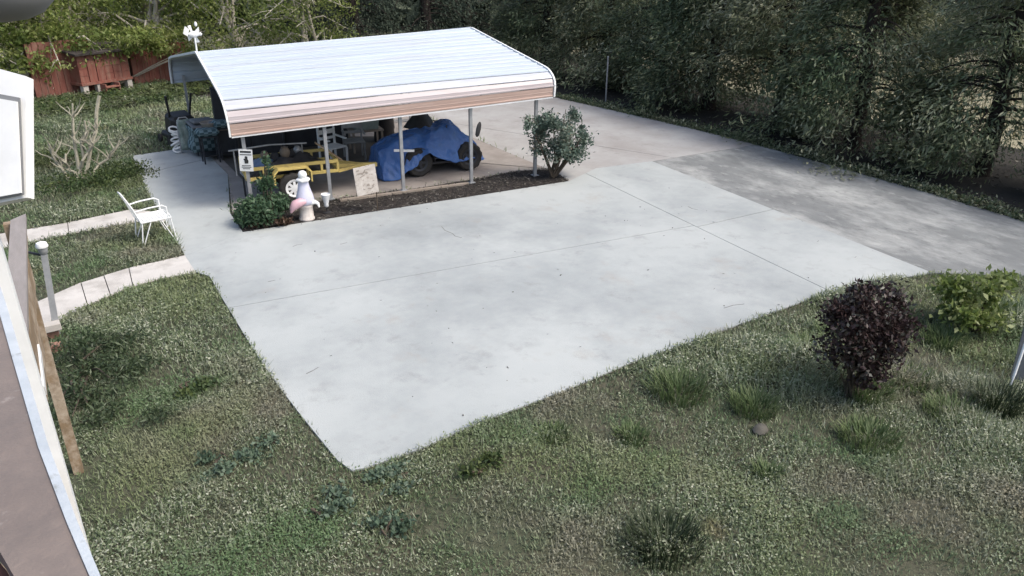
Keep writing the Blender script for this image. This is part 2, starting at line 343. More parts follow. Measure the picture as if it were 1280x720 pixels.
for nm, poly, cuts in (('garden_path', PATH1, [((84, 272), (87, 299))]), ('garden_path', PATH2, [((160, 330), (168, 366)), ((128, 340), (140, 375)), ((100, 350), (112, 390))])):
    base = struct(obj(nm, MB().prism(poly, .002, .008), M['joint'])); rest = poly
    for a, b in cuts:
        l, r = split(rest, a, b)
        big, sm = (r, l) if nm == 'garden_path' and len(cuts) == 1 else (l, r)
        # the piece to the right of the cut is finished, the left piece is cut again
        ca = sum(p[0] for p in l)/len(l); cb = sum(p[0] for p in r)/len(r)
        fin, rest = (l, r) if ca > cb else (r, l)
        obj('slab', MB().prism(fin, .010, .028+random.uniform(0, .006)), M['path'], base)
    obj('slab', MB().prism(rest, .010, .03), M['path'], base)
struct(obj('shaded_floor', MB().prism([tuple(cl_[:2]) for cl_ in [at(303, 226), at(330, 232), at(470, 206), at(505, 190), at(470, 172), Vector((3.2, 21.4, 0))]], .0355, .0395), M['floor_shade']), 'back left part of the carport floor with its shade painted dark')  # thin dark sheet that paints the shade under the roof onto the floor
for (ax, ay, bx, by) in ((383, 467, 398, 459), (552, 283, 566, 292), (566, 292, 577, 297), (425, 305, 434, 303), (366, 308, 378, 305), (860, 258, 872, 262), (905, 385, 930, 380), (335, 352, 344, 350)):
    a, b = at(ax, ay, .0318), at(bx, by, .0318); m_ = a.lerp(b, .5)+Vector((random.uniform(-.05, .05), random.uniform(-.03, .03), 0))
    obj('crack', MB().beam(a, m_, .009, .002).beam(m_, b, .006, .0022), M['crack'], drive)
# strip of bare dark soil under the trees, and the sunlit field beyond
HEDGE_EDGE = P2([(945, 182), (1030, 205), (1110, 228), (1190, 251), (1290, 281), [15.5, 3.0], [15.4, -3.0]])
WOOD = P2([(700, 123), (780, 141), (870, 162)])+HEDGE_EDGE+[(24, -6), (21.6, 8), (21.4, 14), (21.6, 22), (22, 32), (10, 36), (3, 36), (4.2, 27.5), (9.5, 26.6), (13.9, 26.2)]
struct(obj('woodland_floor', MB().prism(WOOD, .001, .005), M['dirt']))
FIELD = [(21.7, -20), (21.6, 8), (21.5, 14), (21.7, 22), (22.1, 32), (60, 60), (110, 60), (110, -20)]
struct(obj('field', MB().prism(FIELD, .0005, .004), M['field']))

# ------------------------------------------------------------------ leaf generators
def frames(N, up=0.0):                        # random orthonormal frames: direction d, side s
    d = rng.normal(size=(N, 3)); d[:, 2] += up; d /= np.linalg.norm(d, axis=1, keepdims=True)
    r = rng.normal(size=(N, 3)); s = np.cross(d, r); s /= np.linalg.norm(s, axis=1, keepdims=True); return d, s
def leaf_cards(P, d, s, ln, wd, fold=.25):      # diamond leaves, base at P
    ln = np.asarray(ln).reshape(-1, 1); wd = np.asarray(wd).reshape(-1, 1); n = np.cross(d, s)
    m = P+d*ln*.45
    return np.stack([P, m+s*wd/2+n*wd*fold, P+d*ln, m-s*wd/2+n*wd*fold], axis=1)
def inpoly(X, Y, poly):
    r = np.zeros(len(X), bool); n = len(poly)
    for i in range(n):
        x1, y1 = poly[i]; x2, y2 = poly[(i+1) % n]
        if y1 == y2: continue
        c = ((y1 > Y) != (y2 > Y)) & (X < (x2-x1)*(Y-y1)/(y2-y1)+x1); r ^= c
    return r
PAVED = [FRONT, PATIO, BACK, FLOOR, BED, TARMAC, PATH1, PATH2]
# ------------------------------------------------------------------ lawn grass (stuff)
def lawn():
    quadsV, quadsT = [], []
    for d0, d1, dens, sz in ((3.5, 6.5, 9500, .85), (6.5, 9, 6500, 1.0), (9, 13, 3400, 1.3), (13, 19, 1700, 1.7), (19, 34, 700, 2.5)):
        x0, x1, y0, y1 = -9, 15.8, -3, 32; N = int((x1-x0)*(y1-y0)*dens*.999)
        if d0 >= 19: pass
        # sample only a box that can hold this band
        N = min(N, 5_000_000); X = rng.uniform(x0, x1, N); Y_ = rng.uniform(y0, y1, N)
        u, v, dep = proj(np.stack([X, Y_, np.zeros(N)], 1))
        k = (dep > d0) & (dep <= d1) & (u > -420) & (u < 1950) & (v > -10) & (v < 1050); X, Y_, dep = X[k], Y_[k], dep[k]
        jx = X+rng.uniform(-.045, .045, len(X)); jy = Y_+rng.uniform(-.045, .045, len(X)); k = np.ones(len(X), bool)
        for p in PAVED: k &= ~inpoly(jx, jy, p)
        k &= ~inpoly(jx, jy, WOOD)
        X, Y_ = X[k], Y_[k]; N = len(X)
        # thin and thick patches
        ph = np.sin(X*1.9+1.3*np.sin(Y_*1.3))+np.sin(Y_*2.3+1.7*np.sin(X*.9+1))+.8*np.sin(X*5.1+Y_*3.7)+.6*np.sin(Y_*6.3-X*4.1)
        keep = rng.random(N) < np.clip(.72+.2*ph, .25, 1); X, Y_, ph = X[keep], Y_[keep], ph[keep]; N = len(X)
        kind = rng.random(N) < np.clip(.34+.14*ph, .08, .7)                     # clover leaf or blade
        P = np.stack([X, Y_, np.zeros(N)], 1); tint = np.clip(rng.beta(1.1, 1.3, N)+.05*ph, 0, 1)
        h = sz*(.034+.04*rng.random(N)**2+.014*np.clip(ph, 0, 2))
        c_ = at(1160, 450); rr = np.hypot((X-c_.x)/3.2, (Y_-c_.y)/2.0); h = h*(1+1.5*np.clip(1.25-rr, 0, 1)*np.clip(.6+.5*ph, .2, 1.4)); tint = np.clip(tint+.2*np.clip(1.2-rr, 0, 1), 0, 1)
        a = rng.uniform(0, 2*PI, N); lean = rng.uniform(.2, 1.5, N)
        d = np.stack([np.cos(a)*lean, np.sin(a)*lean, np.ones(N)], 1); d /= np.linalg.norm(d, axis=1, keepdims=True)
        s = np.stack([-np.sin(a), np.cos(a), np.zeros(N)], 1)
        V = leaf_cards(P, d, s, h*1.3, sz*(.0065+.005*rng.random(N)), .1)
        # clover: nearly flat rounded leaves held at some height
        dk, sk = frames(N); dk[:, 2] = .25*dk[:, 2]+.1; dk /= np.linalg.norm(dk, axis=1, keepdims=True)
        sk = np.cross(dk, np.array([0, 0, 1.])+.5*rng.normal(size=(N, 3))); sk /= np.linalg.norm(sk, axis=1, keepdims=True)
        PP = P.copy(); PP[:, 2] = h*rng.uniform(.35, .9, N)
        Vc = leaf_cards(PP, dk, sk, sz*(.018+.02*rng.random(N)), sz*(.012+.013*rng.random(N)), .15)
        quadsV.append(np.where(kind[:, None, None], Vc, V)); quadsT.append(tint)
    V = np.concatenate(quadsV); T = np.concatenate(quadsT)
    print('grass', len(V))
    o = quads('lawn_grass', V, T, M['grass'], kind='stuff'); o['label'] = 'patchy clover and grass lawn round the driveway'
lawn()

def tuft_mesh(name, n, h, r, m, spread=.75, wd=.007):
    V = []; T = []
    for i in range(n):
        a = random.uniform(0, 2*PI); rr = r*math.sqrt(random.random())*.62; hh = h*random.uniform(.5, 1.05); out = random.uniform(.15, spread)*hh
        b = Vector((rr*math.cos(a), rr*math.sin(a), 0)); a2 = a+random.uniform(-.7, .7); o = Vector((math.cos(a2), math.sin(a2), 0)); s = Vector((-o.y, o.x, 0))*wd*random.uniform(.6, 1.2)
        pts = [b+o*out*(t**1.8)+Vector((0, 0, hh*(t-.28*t*t*out/hh*1.2))) for t in (0, .35, .7, 1)]
        tn = random.random()
        for k in range(3):
            w0, w1 = (1, .9, .6, .08)[k], (1, .9, .6, .08)[k+1]
            V.append([pts[k]-s*w0, pts[k]+s*w0, pts[k+1]+s*w1, pts[k+1]-s*w1]); T.append(min(1, max(0, tn*.7+.15*k)))
    return quads(name, np.array(V, float), np.array(T), m)
# clumps of longer grass that stand out of the lawn; (photo pixel of the base, height, radius, dark?)
tufts = [((828, 683), .26, .52, 1, 'large dark tuft of long grass in the lawn nearest the bottom edge'),
 ((942, 512), .24, .42, 0, 'rounded grass tuft left of the purple shrub'),
 ((848, 492), .26, .55, 0, 'wide grass tuft beside the driveway edge, left of the rounded tuft'),
 ((930, 462), .17, .34, 0, 'low grass tuft above the rounded grass tuft by the driveway'),
 ((1012, 446), .30, .36, 0, 'upright grass tuft touching the left side of the purple shrub'),
 ((958, 594), .15, .22, 0, 'small lone blue-green tuft below the grey stone'),
 ((1246, 512), .36, .42, 1, 'spiky dark tuft at the foot of the thin white stake'),
 ((1085, 498), .28, .38, 0, 'tuft of strappy leaves under the right side of the purple shrub'),
 ((1085, 552), .2, .5, 0, 'broad pale tuft in the lawn below the purple shrub'),
 ((1180, 430), .26, .45, 0, 'long grass under the pale leaved shrub'),
 ((790, 548), .14, .3, 0, 'bright green low tuft below the driveway edge'),
 ((1240, 400), .34, .5, 0, 'tall grass right of the pale leaved shrub'),
 ((690, 545), .12, .3, 0, 'small green tuft near the middle of the driveway front edge'),
 ((1110, 400), .32, .5, 0, 'tall grass between the purple shrub and the pale leaved shrub'),
 ((1190, 520), .2, .5, 0, 'soft grass tuft left of the spiky dark tuft'),
 ((1140, 480), .2, .5, 0, 'soft grass clump right of the purple shrub base')]
for i, (p, h, r, dk, lab) in enumerate(tufts):
    o = tuft_mesh('grass_tuft', int(430*max(.35, r*2)), h, r, M['tuftdark' if dk else 'tuft']); o.location = at(*p); tag(o, lab, 'grass tuft', 'grass tufts in the lawn')

# ------------------------------------------------------------------ carport
p1 = Vector((2.93, 14.80, 0)); p5 = Vector((9.0, 14.05, 0)); dU = (p5-p1).normalized(); dV = Vector((-dU.y, dU.x, 0)); CL = (p5-p1).length
def cl(u, v, z): return p1+dU*u+dV*v+Vector((0, 0, z))
cp = thing('carport', 'open metal carport with a white ribbed roof and slim steel posts', 'carport', p1)
def pc(o): o.location = -p1; return o           # children are written in world coordinates
W = 6.6
# roof cross-section (v, z at the left end, z at the right end, u left, u right)
prof_k = [(-.10, 1.50, 1.80, -.20, 6.46), (-.105, 1.68, 1.97, -.20, 6.47), (-.085, 1.86, 2.10, -.21, 6.48), (.02, 2.05, 2.235, -.225, 6.47), (.22, 2.175, 2.335, -.25, 6.45), (.5, 2.235, 2.385, -.27, 6.41),
          (3.3, 2.62, 2.92, -.45, 5.86), (6.1, 2.20, 2.55, -.93, 5.40), (6.42, 2.13, 2.49, -.98, 5.36), (6.62, 2.02, 2.36, -1.0, 5.33), (6.7, 1.86, 2.15, -1.02, 5.32), (6.71, 1.48, 1.80, -1.03, 5.32)]
def arclen(k): return [0]+list(np.cumsum([math.hypot(prof_k[i+1][0]-prof_k[i][0], prof_k[i+1][1]-prof_k[i][1]) for i in range(len(prof_k)-1)]))
AL = arclen(0); TOT = AL[-1]
def prof(s):
    s = min(max(s, 0), TOT); i = max(j for j in range(len(AL)-1) if AL[j] <= s+1e-9); t = (s-AL[i])/(AL[i+1]-AL[i])
    return [a+(b-a)*t for a, b in zip(prof_k[i], prof_k[i+1])]
RIB = .228
def roof_pt(s, uu, lift):
    v, zl, zr, ul, ur = prof(s); e = .01; v2, z2 = prof(s+e)[:2]; v0, z0 = prof(s-e)[:2]
    n = Vector((-(z2-z0), v2-v0)).normalized()
    return cl(ul+(ur-ul)*uu, v+n.x*lift, zl+(zr-zl)*uu+n.y*lift)
nsheet = 0; s0 = 0.0
SH = RIB*3
US = np.linspace(0, 1, 13)
while s0 < TOT-.02:
    s1 = min(s0+(RIB if nsheet < 3 else SH), TOT); ss = []
    s = s0
    while s < s1-.001:                           # a low rib every 23 cm, the sheet's edge lapped over the next one
        for ds, lf in ((0, .004), (.014, .021), (.036, .021), (.05, .0), (.112, .0), (.118, .005), (.124, .0), (.17, .0)):
            if s+ds <= s1: ss.append((s+ds, lf*.95))
        s += RIB
    ss.append((s1, .0))
    mb = MB(); mb.sheet([[roof_pt(a, u, lf+(.006 if False else 0)) for u in US] for a, lf in ss])
    front = prof((s0+s1)/2)[0] < .05 and s0 < .5
    pc(obj('roof_panel', mb, M['fascia' if nsheet == 0 else 'roof_pink' if nsheet == 1 else 'roof_blue' if nsheet == 2 else 'roof'], cp, solid=.004)); nsheet += 1
    s0 = s1+(.012 if nsheet < 4 else .001)
# second fascia band is the lower half of the first bend
for uu in (0, 1):                                # gable trim
    pts = [roof_pt(a, uu, .012) for a in np.linspace(0, TOT, 60)]
    mb = MB()
    off = dU*(.025 if uu else -.025)
    for a, b in zip(pts, pts[1:]): mb.beam(a+off, b+off, .05, .035, up=dU)
    pc(obj('gable_trim', mb, M['white'], cp))
    pts = [roof_pt(a, uu, -.02)-off*.6 for a in np.linspace(0, TOT, 40)]
    pc(obj('roof_bow', MB().tube(pts, .022, 4), M['galv'], cp))
for k in (1, 2, 3):
    pc(obj('roof_bow', MB().tube([roof_pt(a, k/4, -.045) for a in np.linspace(.05, TOT-.05, 40)], .028, 4), M['galv'], cp))
pc(obj('eave_edge', MB().beam(roof_pt(.0, 0, .0)+Vector((0, 0, -.012)), roof_pt(.0, 1, .0)+Vector((0, 0, -.012)), .04, .025), M['whiteplastic'], cp))
for side in (0, 1):
    for i in range(5):
        s_at = .05 if side == 0 else TOT-.05
        if side == 0: b = p1.lerp(p5, i/4)
        else: b = cl(-.75+(5.2+.75)*i/4, W, 0)
        q = roof_pt(s_at, ((b-p1).dot(dU)-prof(s_at)[3])/(prof(s_at)[4]-prof(s_at)[3]), 0)
        top = Vector((b.x, b.y, q.z+.14))
        b = b+Vector((0, 0, .03))
        po = pc(obj('post', MB().beam(b, top, .065, .065, up=dV), M['galv'], cp))
        pc_base = obj('foot_plate', MB().box(b+Vector((0, 0, .035)), (.14, .14, .012)), M['galv'], po)
for a, b in ((0, 4),):
    pc(obj('base_rail', MB().beam(cl(-.7, W, .1), cl(5.2, W, .1), .05), M['galv'], cp))
# a pale lath lying along the front edge of the floor slab
tag(obj('edging_board', MB().beam(at(425, 251, .04), at(590, 229, .04), .09, .06), M['wood']), 'thin weathered edging board between the floor slab and the mulch', 'board')
# whirligig above the left gable
wl = thing('whirligig', 'white bird shaped whirligig on a pole above the left gable', 'whirligig', roof_pt(AL[6], 0, .02)); wl.scale = (.6, .6, .85)
zb = Vector((0, 0, 0))
obj('pole', MB().tube([(0, 0, -.02), (0, 0, .34)], .03, 8), M['white'], wl)
obj('body', MB().lathe([(.01, -.22), (.07, -.12), (.085, 0), (.05, .12), (.035, .18), (.05, .22), (.01, .27)], 10, (0, 0, .42), 'X'), M['white'], wl, True)
for k in range(4):
    a = k*PI/2+.5; obj('vane', MB().add([(.02*math.cos(a), .1, .42+.02*math.sin(a)), (.22*math.cos(a-.25), .13, .42+.22*math.sin(a-.25)), (.26*math.cos(a+.2), .1, .42+.26*math.sin(a+.2)), (.05*math.cos(a+.9), .08, .42+.05*math.sin(a+.9))], [(0, 1, 2, 3)]), M['white'], wl, solid=.012)
obj('tail', MB().box((-.25, 0, .5), (.16, .015, .2), ry=.5), M['white'], wl)
obj('head', MB().lathe([(.005, -.06), (.05, -.03), (.055, .01), (.03, .05), (.005, .06)], 8, (.1, 0, .66)), M['white'], wl, True)

# ------------------------------------------------------------------ things under and before the carport
# warning sign on the corner post
s_c = p1+Vector((0, 0, 1.02))-dV*.05
sg = thing('warning_sign', 'white notice with a black header and figure tied to the corner post', 'sign', s_c, math.atan2(dU.y, dU.x)-.28)
SW, SH_ = .25, .42
obj('plate', MB().box((0, 0, 0), (SW, .008, SH_), rx=0, ry=.06), M['white'], sg)
for z, wd, hh in ((.165, .20, .035), (.11, .21, .016), (-.10, .16, .012), (-.13, .18, .012), (-.16, .13, .012)):
    obj('lettering', MB().box((.06*z, -.0055, z), (wd, .003, hh), ry=.06), M['black'], sg)
obj('figure_mark', MB().add([(x, -.0065, z) for x, z in ((-.03, -.06), (.035, -.06), (.045, -.01), (.03, .03), (.035, .07), (.005, .085), (-.02, .07), (-.01, .04), (-.045, .03), (-.03, 0))], [tuple(range(10))]), M['black'], sg, solid=.002)
# board sign on a stake
b = at(472, 262, .03)
ys = thing('yard_sign', 'tilted whitish board sign with worn markings on a thin stake in the mulch', 'sign', b, math.atan2(dU.y, dU.x)+.12)
obj('stake', MB().tube([(0, 0, -.02), (0, 0, .9)], .012, 6), M['stem'], ys)
obj('board', MB().box((-.2, -.02, .63), (.44, .015, .56), ry=-.09), M['signboard'], ys)
for k in range(14):
    x, z = random.uniform(-.36, -.04), random.uniform(.42, .84)
    obj('worn_mark', MB().box((x, -.0305, z), (random.uniform(.03, .11), .003, random.uniform(.012, .03)), ry=random.uniform(-.8, .8)), M['bowl'], ys)
# garden statue
b = at(384, 274, .03)
st = thing('garden_statue', 'white and lavender garden figure with a round white top on a fluted pedestal', 'statue', b, -.1); st.scale = (.82,)*3
obj('pedestal', MB().lathe([(.17, 0), (.18, .02), (.175, .05), (.155, .07), (.15, .30), (.165, .32), (.165, .36)], 28, lump=lambda a, z: .04*math.cos(14*a) if .06 < z < .31 else 0), M['stone'], st, True)
obj('body', MB().lathe([(.15, .36), (.20, .40), (.21, .47), (.185, .58), (.15, .70), (.125, .80), (.115, .88), (.12, .93), (.09, .97), (.05, .98)], 20, sy=.85), M['lav'], st, True)
obj('collar', MB().lathe([(.10, .90), (.145, .92), (.15, .95), (.12, .985), (.08, .99)], 16, lump=lambda a, z: .08*math.cos(6*a)), M['white'], st, True)
obj('head', MB().lathe([(.02, .97), (.07, .985), (.098, 1.03), (.10, 1.07), (.08, 1.12), (.045, 1.145), (.005, 1.15)], 16), M['white'], st, True)
obj('pink_wing', MB().tube([(-.02, -.14, .47), (-.14, -.16, .47), (-.25, -.16, .43), (-.33, -.16, .35), (-.37, -.16, .25)], [.06, .10, .11, .075, .02], 10), M['pink'], st, True, label='drooping pink wing')
obj('white_wing', MB().tube([(.10, -.08, .40), (.20, -.10, .42), (.26, -.11, .38), (.28, -.12, .29)], [.05, .05, .04, .02], 8), M['white'], st, True)
b = at(409, 266, .03)
vs = thing('small_vase', 'small white flared vase on a dark stand right of the garden figure', 'vase', b); vs.scale = (.85,)*3
obj('stand', MB().lathe([(.10, 0), (.10, .02), (.02, .04), (.02, .12), (.05, .14)], 10), M['black'], vs, True)
obj('cup', MB().lathe([(.03, .14), (.055, .17), (.05, .22), (.075, .32), (.11, .44), (.10, .45), (.07, .40)], 14), M['whiteplastic'], vs, True)
# quad bike under a blue tarpaulin
qb = at(525, 221, .035); qy = qb.y; qx = qb.x
q = thing('quad_bike', 'black quad bike mostly hidden under the blue tarpaulin', 'quad bike', (qx, qy, .035), -.06)
def wheel(parent, c, R, w_, rimm, wname='wheel', spokes=0):
    wh = obj(wname, MB().lathe([(R*.55, -w_*.32), (R*.62, -w_*.36)]+[(R*.55, w_*.3)], 20, c, 'Y'), M['black'], parent, True)
    tread = lambda a, z: .025*math.copysign(1, math.sin(a*13)) if abs(z) < w_*.45 else 0
    obj('tyre', MB().lathe([(R*.58, -w_*.42), (R*.85, -w_*.52), (R*.97, -w_*.40), (R, 0), (R*.97, w_*.40), (R*.85, w_*.52), (R*.58, w_*.42), (R*.58, -w_*.42)], 52, c, 'Y', lump=tread), M['rubber'], wh, True)
    mb = MB().lathe([(R*.61, -w_*.37), (R*.60, -w_*.47), (R*.46, -w_*.44), (R*.42, -w_*.37)], 24, c, 'Y').lathe([(R*.21, -w_*.37), (R*.18, -w_*.46), (R*.05, -w_*.48)], 14, c, 'Y')
    for k in range(spokes or 5):
        a = 2*PI*k/(spokes or 5); mb.beam((c[0]+R*.12*math.cos(a), c[1]-w_*.40, c[2]+R*.12*math.sin(a)), (c[0]+R*.52*math.cos(a), c[1]-w_*.38, c[2]+R*.52*math.sin(a)), R*.17, .02, up=(0, 1, 0))
    obj('rim', mb, rimm, wh, True); return wh
for x, y in ((0, .08), (1.22, .08), (0, .95), (1.22, .95)): wheel(q, (x, y, .32), .32, .25, M['dark'])
obj('body', MB().box((.62, .5, .42), (1.5, .42, .26), bev=.06).box((.62, .12, .27), (.75, .26, .06), bev=.02).box((.95, .5, .62), (.5, .5, .25), bev=.06), M['black'], q)
obj('seat', MB().box((.35, .5, .74), (.8, .34, .16), bev=.06), M['black'], q)
obj('fender', MB().sheet([[(.0+.37*math.cos(a), y, .28+.37*math.sin(a)) for a in np.linspace(.1, PI-.1, 10)] for y in (-.06, .1, .28)]), M['black'], q, True, solid=.015)
for x in (0, 1.22): obj('axle', MB().tube([(x, .08, .3), (x, .95, .3)], .03, 8), M['dark'], q)
obj('handlebar', MB().tube([(.72, .1, 1.02), (.82, .35, 1.04), (.86, .5, 1.0), (.82, .65, 1.04), (.72, .9, 1.02)], .016, 6).tube([(.86, .5, 1.0), (.98, .5, .7)], .03, 6), M['dark'], q)
from mathutils import noise as MN
def ridge(v): return 1-abs(MN.noise(Vector(v)))*2.2
def tarp():
    nt_, ns = 84, 76; rows = []
    kx = [-.92, -.86, -.55, -.15, .18, .55, .86, .98, 1.25, 1.50, 1.66]
    kz = [.24, .66, .84, .93, .98, 1.03, 1.12, 1.08, .78, .62, .40]
    kb = [.05, .04, .04, .30, .58, .36, .26, .26, .32, .20, .22]
    kw = [.28, .48, .54, .57, .60, .56, .53, .51, .48, .42, .34]
    for i in range(nt_):
        x = -.92+2.58*i/(nt_-1); z, bz, hw = (np.interp(x, kx, k) for k in (kz, kb, kw)); row = []
        bz += .05*MN.noise(Vector((x*4, 3, 1)))
        for j in range(ns):
            s = -1+2*j/(ns-1); t = abs(s)
            if t < .38: yy = hw*.58*t/.38; zz = z-.07*(t/.38)
            else:
                k = (t-.38)/.62; yy = hw*(.58+.42*k**.8)+.04*k*k; zb = bz if s < 0 else .10
                zz = (z-.07)*(1-k)+zb*k
            side = max(0, (t-.3)/.7); q = Vector((x, yy*math.copysign(1, s), zz))
            f = .055*side*ridge((x*3.2+zz*1.1, s*.6, 5))+.03*ridge((x*6+zz*4, s*2.5, 9))+.02*side*ridge((x*12-zz*5, s*3, 2))
            top = .045*(1-side)*ridge((x*2.6, s*3, 4))+.018*ridge((x*7+s*5, s*6-x*3, 1))
            row.append((x+.02*MN.noise(q*5), .5+math.copysign(yy+f-.05, s) if t > .03 else .5, zz+top-.03))
        rows.append(row)
    o = obj('tarpaulin', MB().sheet(rows), M['tarp'], None, True, solid=.004)
    o.location = (qx, qy, .035); o.rotation_euler = (0, 0, -.06); return o
tag(tarp(), 'crumpled blue tarpaulin draped over the quad bike in the carport', 'tarpaulin')
hb = MB().lathe([(.36, -.05), (.27, .10), (.15, .26), (.06, .38), (.01, .42)], 9, (.0, .0, 0), lump=lambda a, z: .12*math.sin(3*a+z*6))
o = obj('black_cover', hb, M['black'], None, True); o.location = (qx+.40, qy+.75, 1.02); tag(o, 'black peaked cloth standing up above the blue tarpaulin', 'cover')
tg = obj('white_strap', MB().box((qx-.42, qy-.17, .72), (.46, .03, .05), ry=.12, rz=-.06), M['white']); tag(tg, 'white strap across the near side of the blue tarpaulin', 'strap')
# black gadget hanging by the fourth post
b = p1.lerp(p5, .76)+Vector((.09, -.06, 1.22)); o = obj('hanging_glove', MB().lathe([(.02, -.16), (.05, -.12), (.06, 0), (.05, .1), (.02, .16)], 8, sx=1, sy=.5), M['black'], None, True); o.location = b; o.rotation_euler = (0, .25, 0); tag(o, 'small black pouch hanging beside the fourth post', 'pouch')

# yellow trailer
tb = at(371, 254, .035)
tr = thing('utility_trailer', 'small yellow utility trailer with a white spoked wheel under the carport', 'trailer', tb, -.10)
wh = wheel(tr, (0, .10, .30), .30, .17, M['white'], spokes=8)
wheel(tr, (0, 1.45, .30), .30, .17, M['whiteplastic'], spokes=8)
X0, X1 = -.85, .95
for z in (.50, .70):
    obj('side_rail', MB().beam((X0, .30, z), (X1, .30, z), .05, .06), M['yellow'], tr); obj('side_rail', MB().beam((X0, 1.32, z), (X1, 1.32, z), .05, .06), M['yellow'], tr)
    for xx in (X0, X1): obj('end_rail', MB().beam((xx, .33, z), (xx, 1.29, z), .05, .06), M['yellow'], tr)
for xx in (X0, -.52, .33, .62, X1):
    for yy in (.30, 1.32): obj('upright', MB().beam((xx, yy, .53), (xx, yy, .67), .045), M['yellow'], tr)
obj('deck', MB().box((.05, .81, .47), (1.75, .96, .04)), M['wood'], tr)
fa = MB()
arc = [(.36*math.cos(a)*1.0, .30+.0, .36+.40*math.sin(a)) for a in (0.15, .5)] 
pth = [(-.36, .14, .40), (-.36, .14, .60), (-.28, .14, .69), (.28, .14, .69), (.36, .14, .60), (.36, .14, .40)]
for a, b2_ in zip(pth, pth[1:]): fa.beam(a, b2_, .22, .025, up=(0, 1, 0)) if False else fa.beam(a, b2_, .03, .20, up=(0, 1, 0))
obj('fender', fa, M['yellow'], tr)
obj('tongue', MB().beam((X1, .81, .47), (X1+.95, .81, .40), .08, .08).beam((X1, .35, .47), (X1+.6, .78, .43), .06, .06).beam((X1, 1.27, .47), (X1+.6, .84, .43), .06, .06), M['yellow'], tr)
obj('axle', MB().tube([(0, .2, .3), (0, 1.4, .3)], .025, 8), M['dark'], tr)
rows = []
for i in range(16):
    x = -.8+1.62*i/15; rows.append([(x+.02*math.sin(7*j+i), .42+.82*j/11, .495+max(.0, (.30+.06*math.sin(i*1.7+j*.9)+.05*math.sin(j*2.1-i*.6))*math.sin(PI*min(1, max(0, j/11)))**.45*min(1, 3*min(i, 15-i)/15+.12))) for j in range(12)])
o = obj('black_sheet', MB().sheet(rows), M['black'], None, True, solid=.006); o.location = tb; o.rotation_euler = (0, 0, -.10); tag(o, 'crumpled black plastic sheet covering the load on the yellow trailer', 'sheet')
o = obj('plank', MB().beam((tb.x+.62, tb.y+.45, 1.10), (tb.x+1.12, tb.y+.34, .70), .10, .025), M['tan']); tag(o, 'tan plank leaning on the tongue end of the yellow trailer', 'plank')
o = obj('long_pole', MB().tube([(tb.x-1.0, tb.y+.9, 1.02), (tb.x-.2, tb.y+.9, 1.05), (tb.x+.55, tb.y+.82, 1.02)], .018, 6).tube([(tb.x-.9, tb.y+.9, .5), (tb.x-.9, tb.y+.9, 1.02)], .015, 6).tube([(tb.x+.45, tb.y+.83, .5), (tb.x+.45, tb.y+.83, 1.02)], .015, 6), M['galv']); tag(o, 'thin pale pole rack standing along the yellow trailer bed', 'rack')
for (dx, dy, s_, mm, lab) in ((-.35, .75, .085, 'potbrown', 'small brown pot on the black trailer load, leftmost of the three'), (.05, .7, .11, 'potbrown', 'largest brown pot on the black trailer load'), (.35, .85, .085, 'galv', 'small grey bucket on the black trailer load')):
    o = obj('garden_pot', MB().lathe([(s_*.6, 0), (s_*.9, s_*.5), (s_, s_), (s_*.8, s_*1.5), (s_*.55, s_*1.7), (s_*.65, s_*1.85), (s_*.5, s_*1.8)], 12), M[mm], None, True); o.location = (tb.x+dx, tb.y+dy-.02, .82); tag(o, lab, 'pot', 'pots on the trailer')
# blue bag heap and a low table by the corner post
b = cl(.35, .75, .035)
o = thing('low_table', 'low grey table behind the corner post', 'table', b)
obj('top', MB().box((0, 0, .50), (.8, .5, .03)), M['galv'], o)
for sx in (-.36, .36):
    for sy in (-.2, .2): obj('leg', MB().beam((sx, sy, 0), (sx, sy, .485), .035), M['dark'], o)
o = obj('blue_bag', MB().lathe([(.05, 0), (.24, .03), (.27, .12), (.2, .22), (.1, .27), (.03, .30)], 12, lump=lambda a, z: .15*math.sin(3*a)+.08*math.sin(7*a+9*z)), M['bluebag'], None, True); o.location = b+Vector((.05, .02, .515)); tag(o, 'crumpled blue bag on the low grey table', 'bag')
# dark cupboards along the back of the bay
for i, (u, v, wd, hh, lab) in enumerate(((.5, 4.6, 1.5, 1.6, 'tall dark cupboard at the far left of the carport bay'), (2.15, 4.9, 1.6, 1.5, 'lower dark cupboard in the middle of the carport bay'))):
    o = thing('storage_cupboard', lab, 'cupboard', cl(u, v, .035), math.atan2(dU.y, dU.x), 'dark cupboards in the carport')
    obj('case', MB().box((0, .02, hh/2), (wd, .52, hh), bev=.01), M['dark'], o)
    for sx in (-1, 1):
        d_ = obj('door', MB().box((sx*wd/4, -.255, hh/2), (wd/2-.02, .022, hh-.06)), M['dark'], o); obj('handle', MB().box((sx*.05, -.275, hh/2), (.02, .02, .14)), M['galv'], d_)
# pale garden chairs and tables further in
def side_chair(lab, loc, rz, mm):
    c = thing('garden_chair', lab, 'chair', loc, rz, 'pale chairs stored in the carport')
    for sx, sy, h in ((-.22, -.22, .43), (.22, -.22, .43), (-.22, .22, .88), (.22, .22, .88)): obj('leg', MB().beam((sx, sy, 0), (sx, sy*1.05, h), .04), M[mm], c)
    obj('seat', MB().box((0, 0, .44), (.48, .48, .03), bev=.01), M[mm], c)
    obj('backrest', MB().box((0, .23, .75), (.46, .03, .10)).box((0, .23, .60), (.46, .03, .06)), M[mm], c)
    for sx in (-.23, .23): obj('armrest', MB().beam((sx, -.22, .63), (sx, .22, .65), .05, .03), M[mm], c)
side_chair('grey white garden chair in the carport nearest the second post', at(418, 206, .035), .3, 'whiteplastic')
side_chair('grey garden chair behind the yellow trailer tongue', at(444, 198, .035), -.2, 'galv')
o = thing('storage_tub', 'greenish clear storage tub on a side table in the carport', 'tub', at(462, 190, .035)+Vector((0, .2, .56)), -.1)
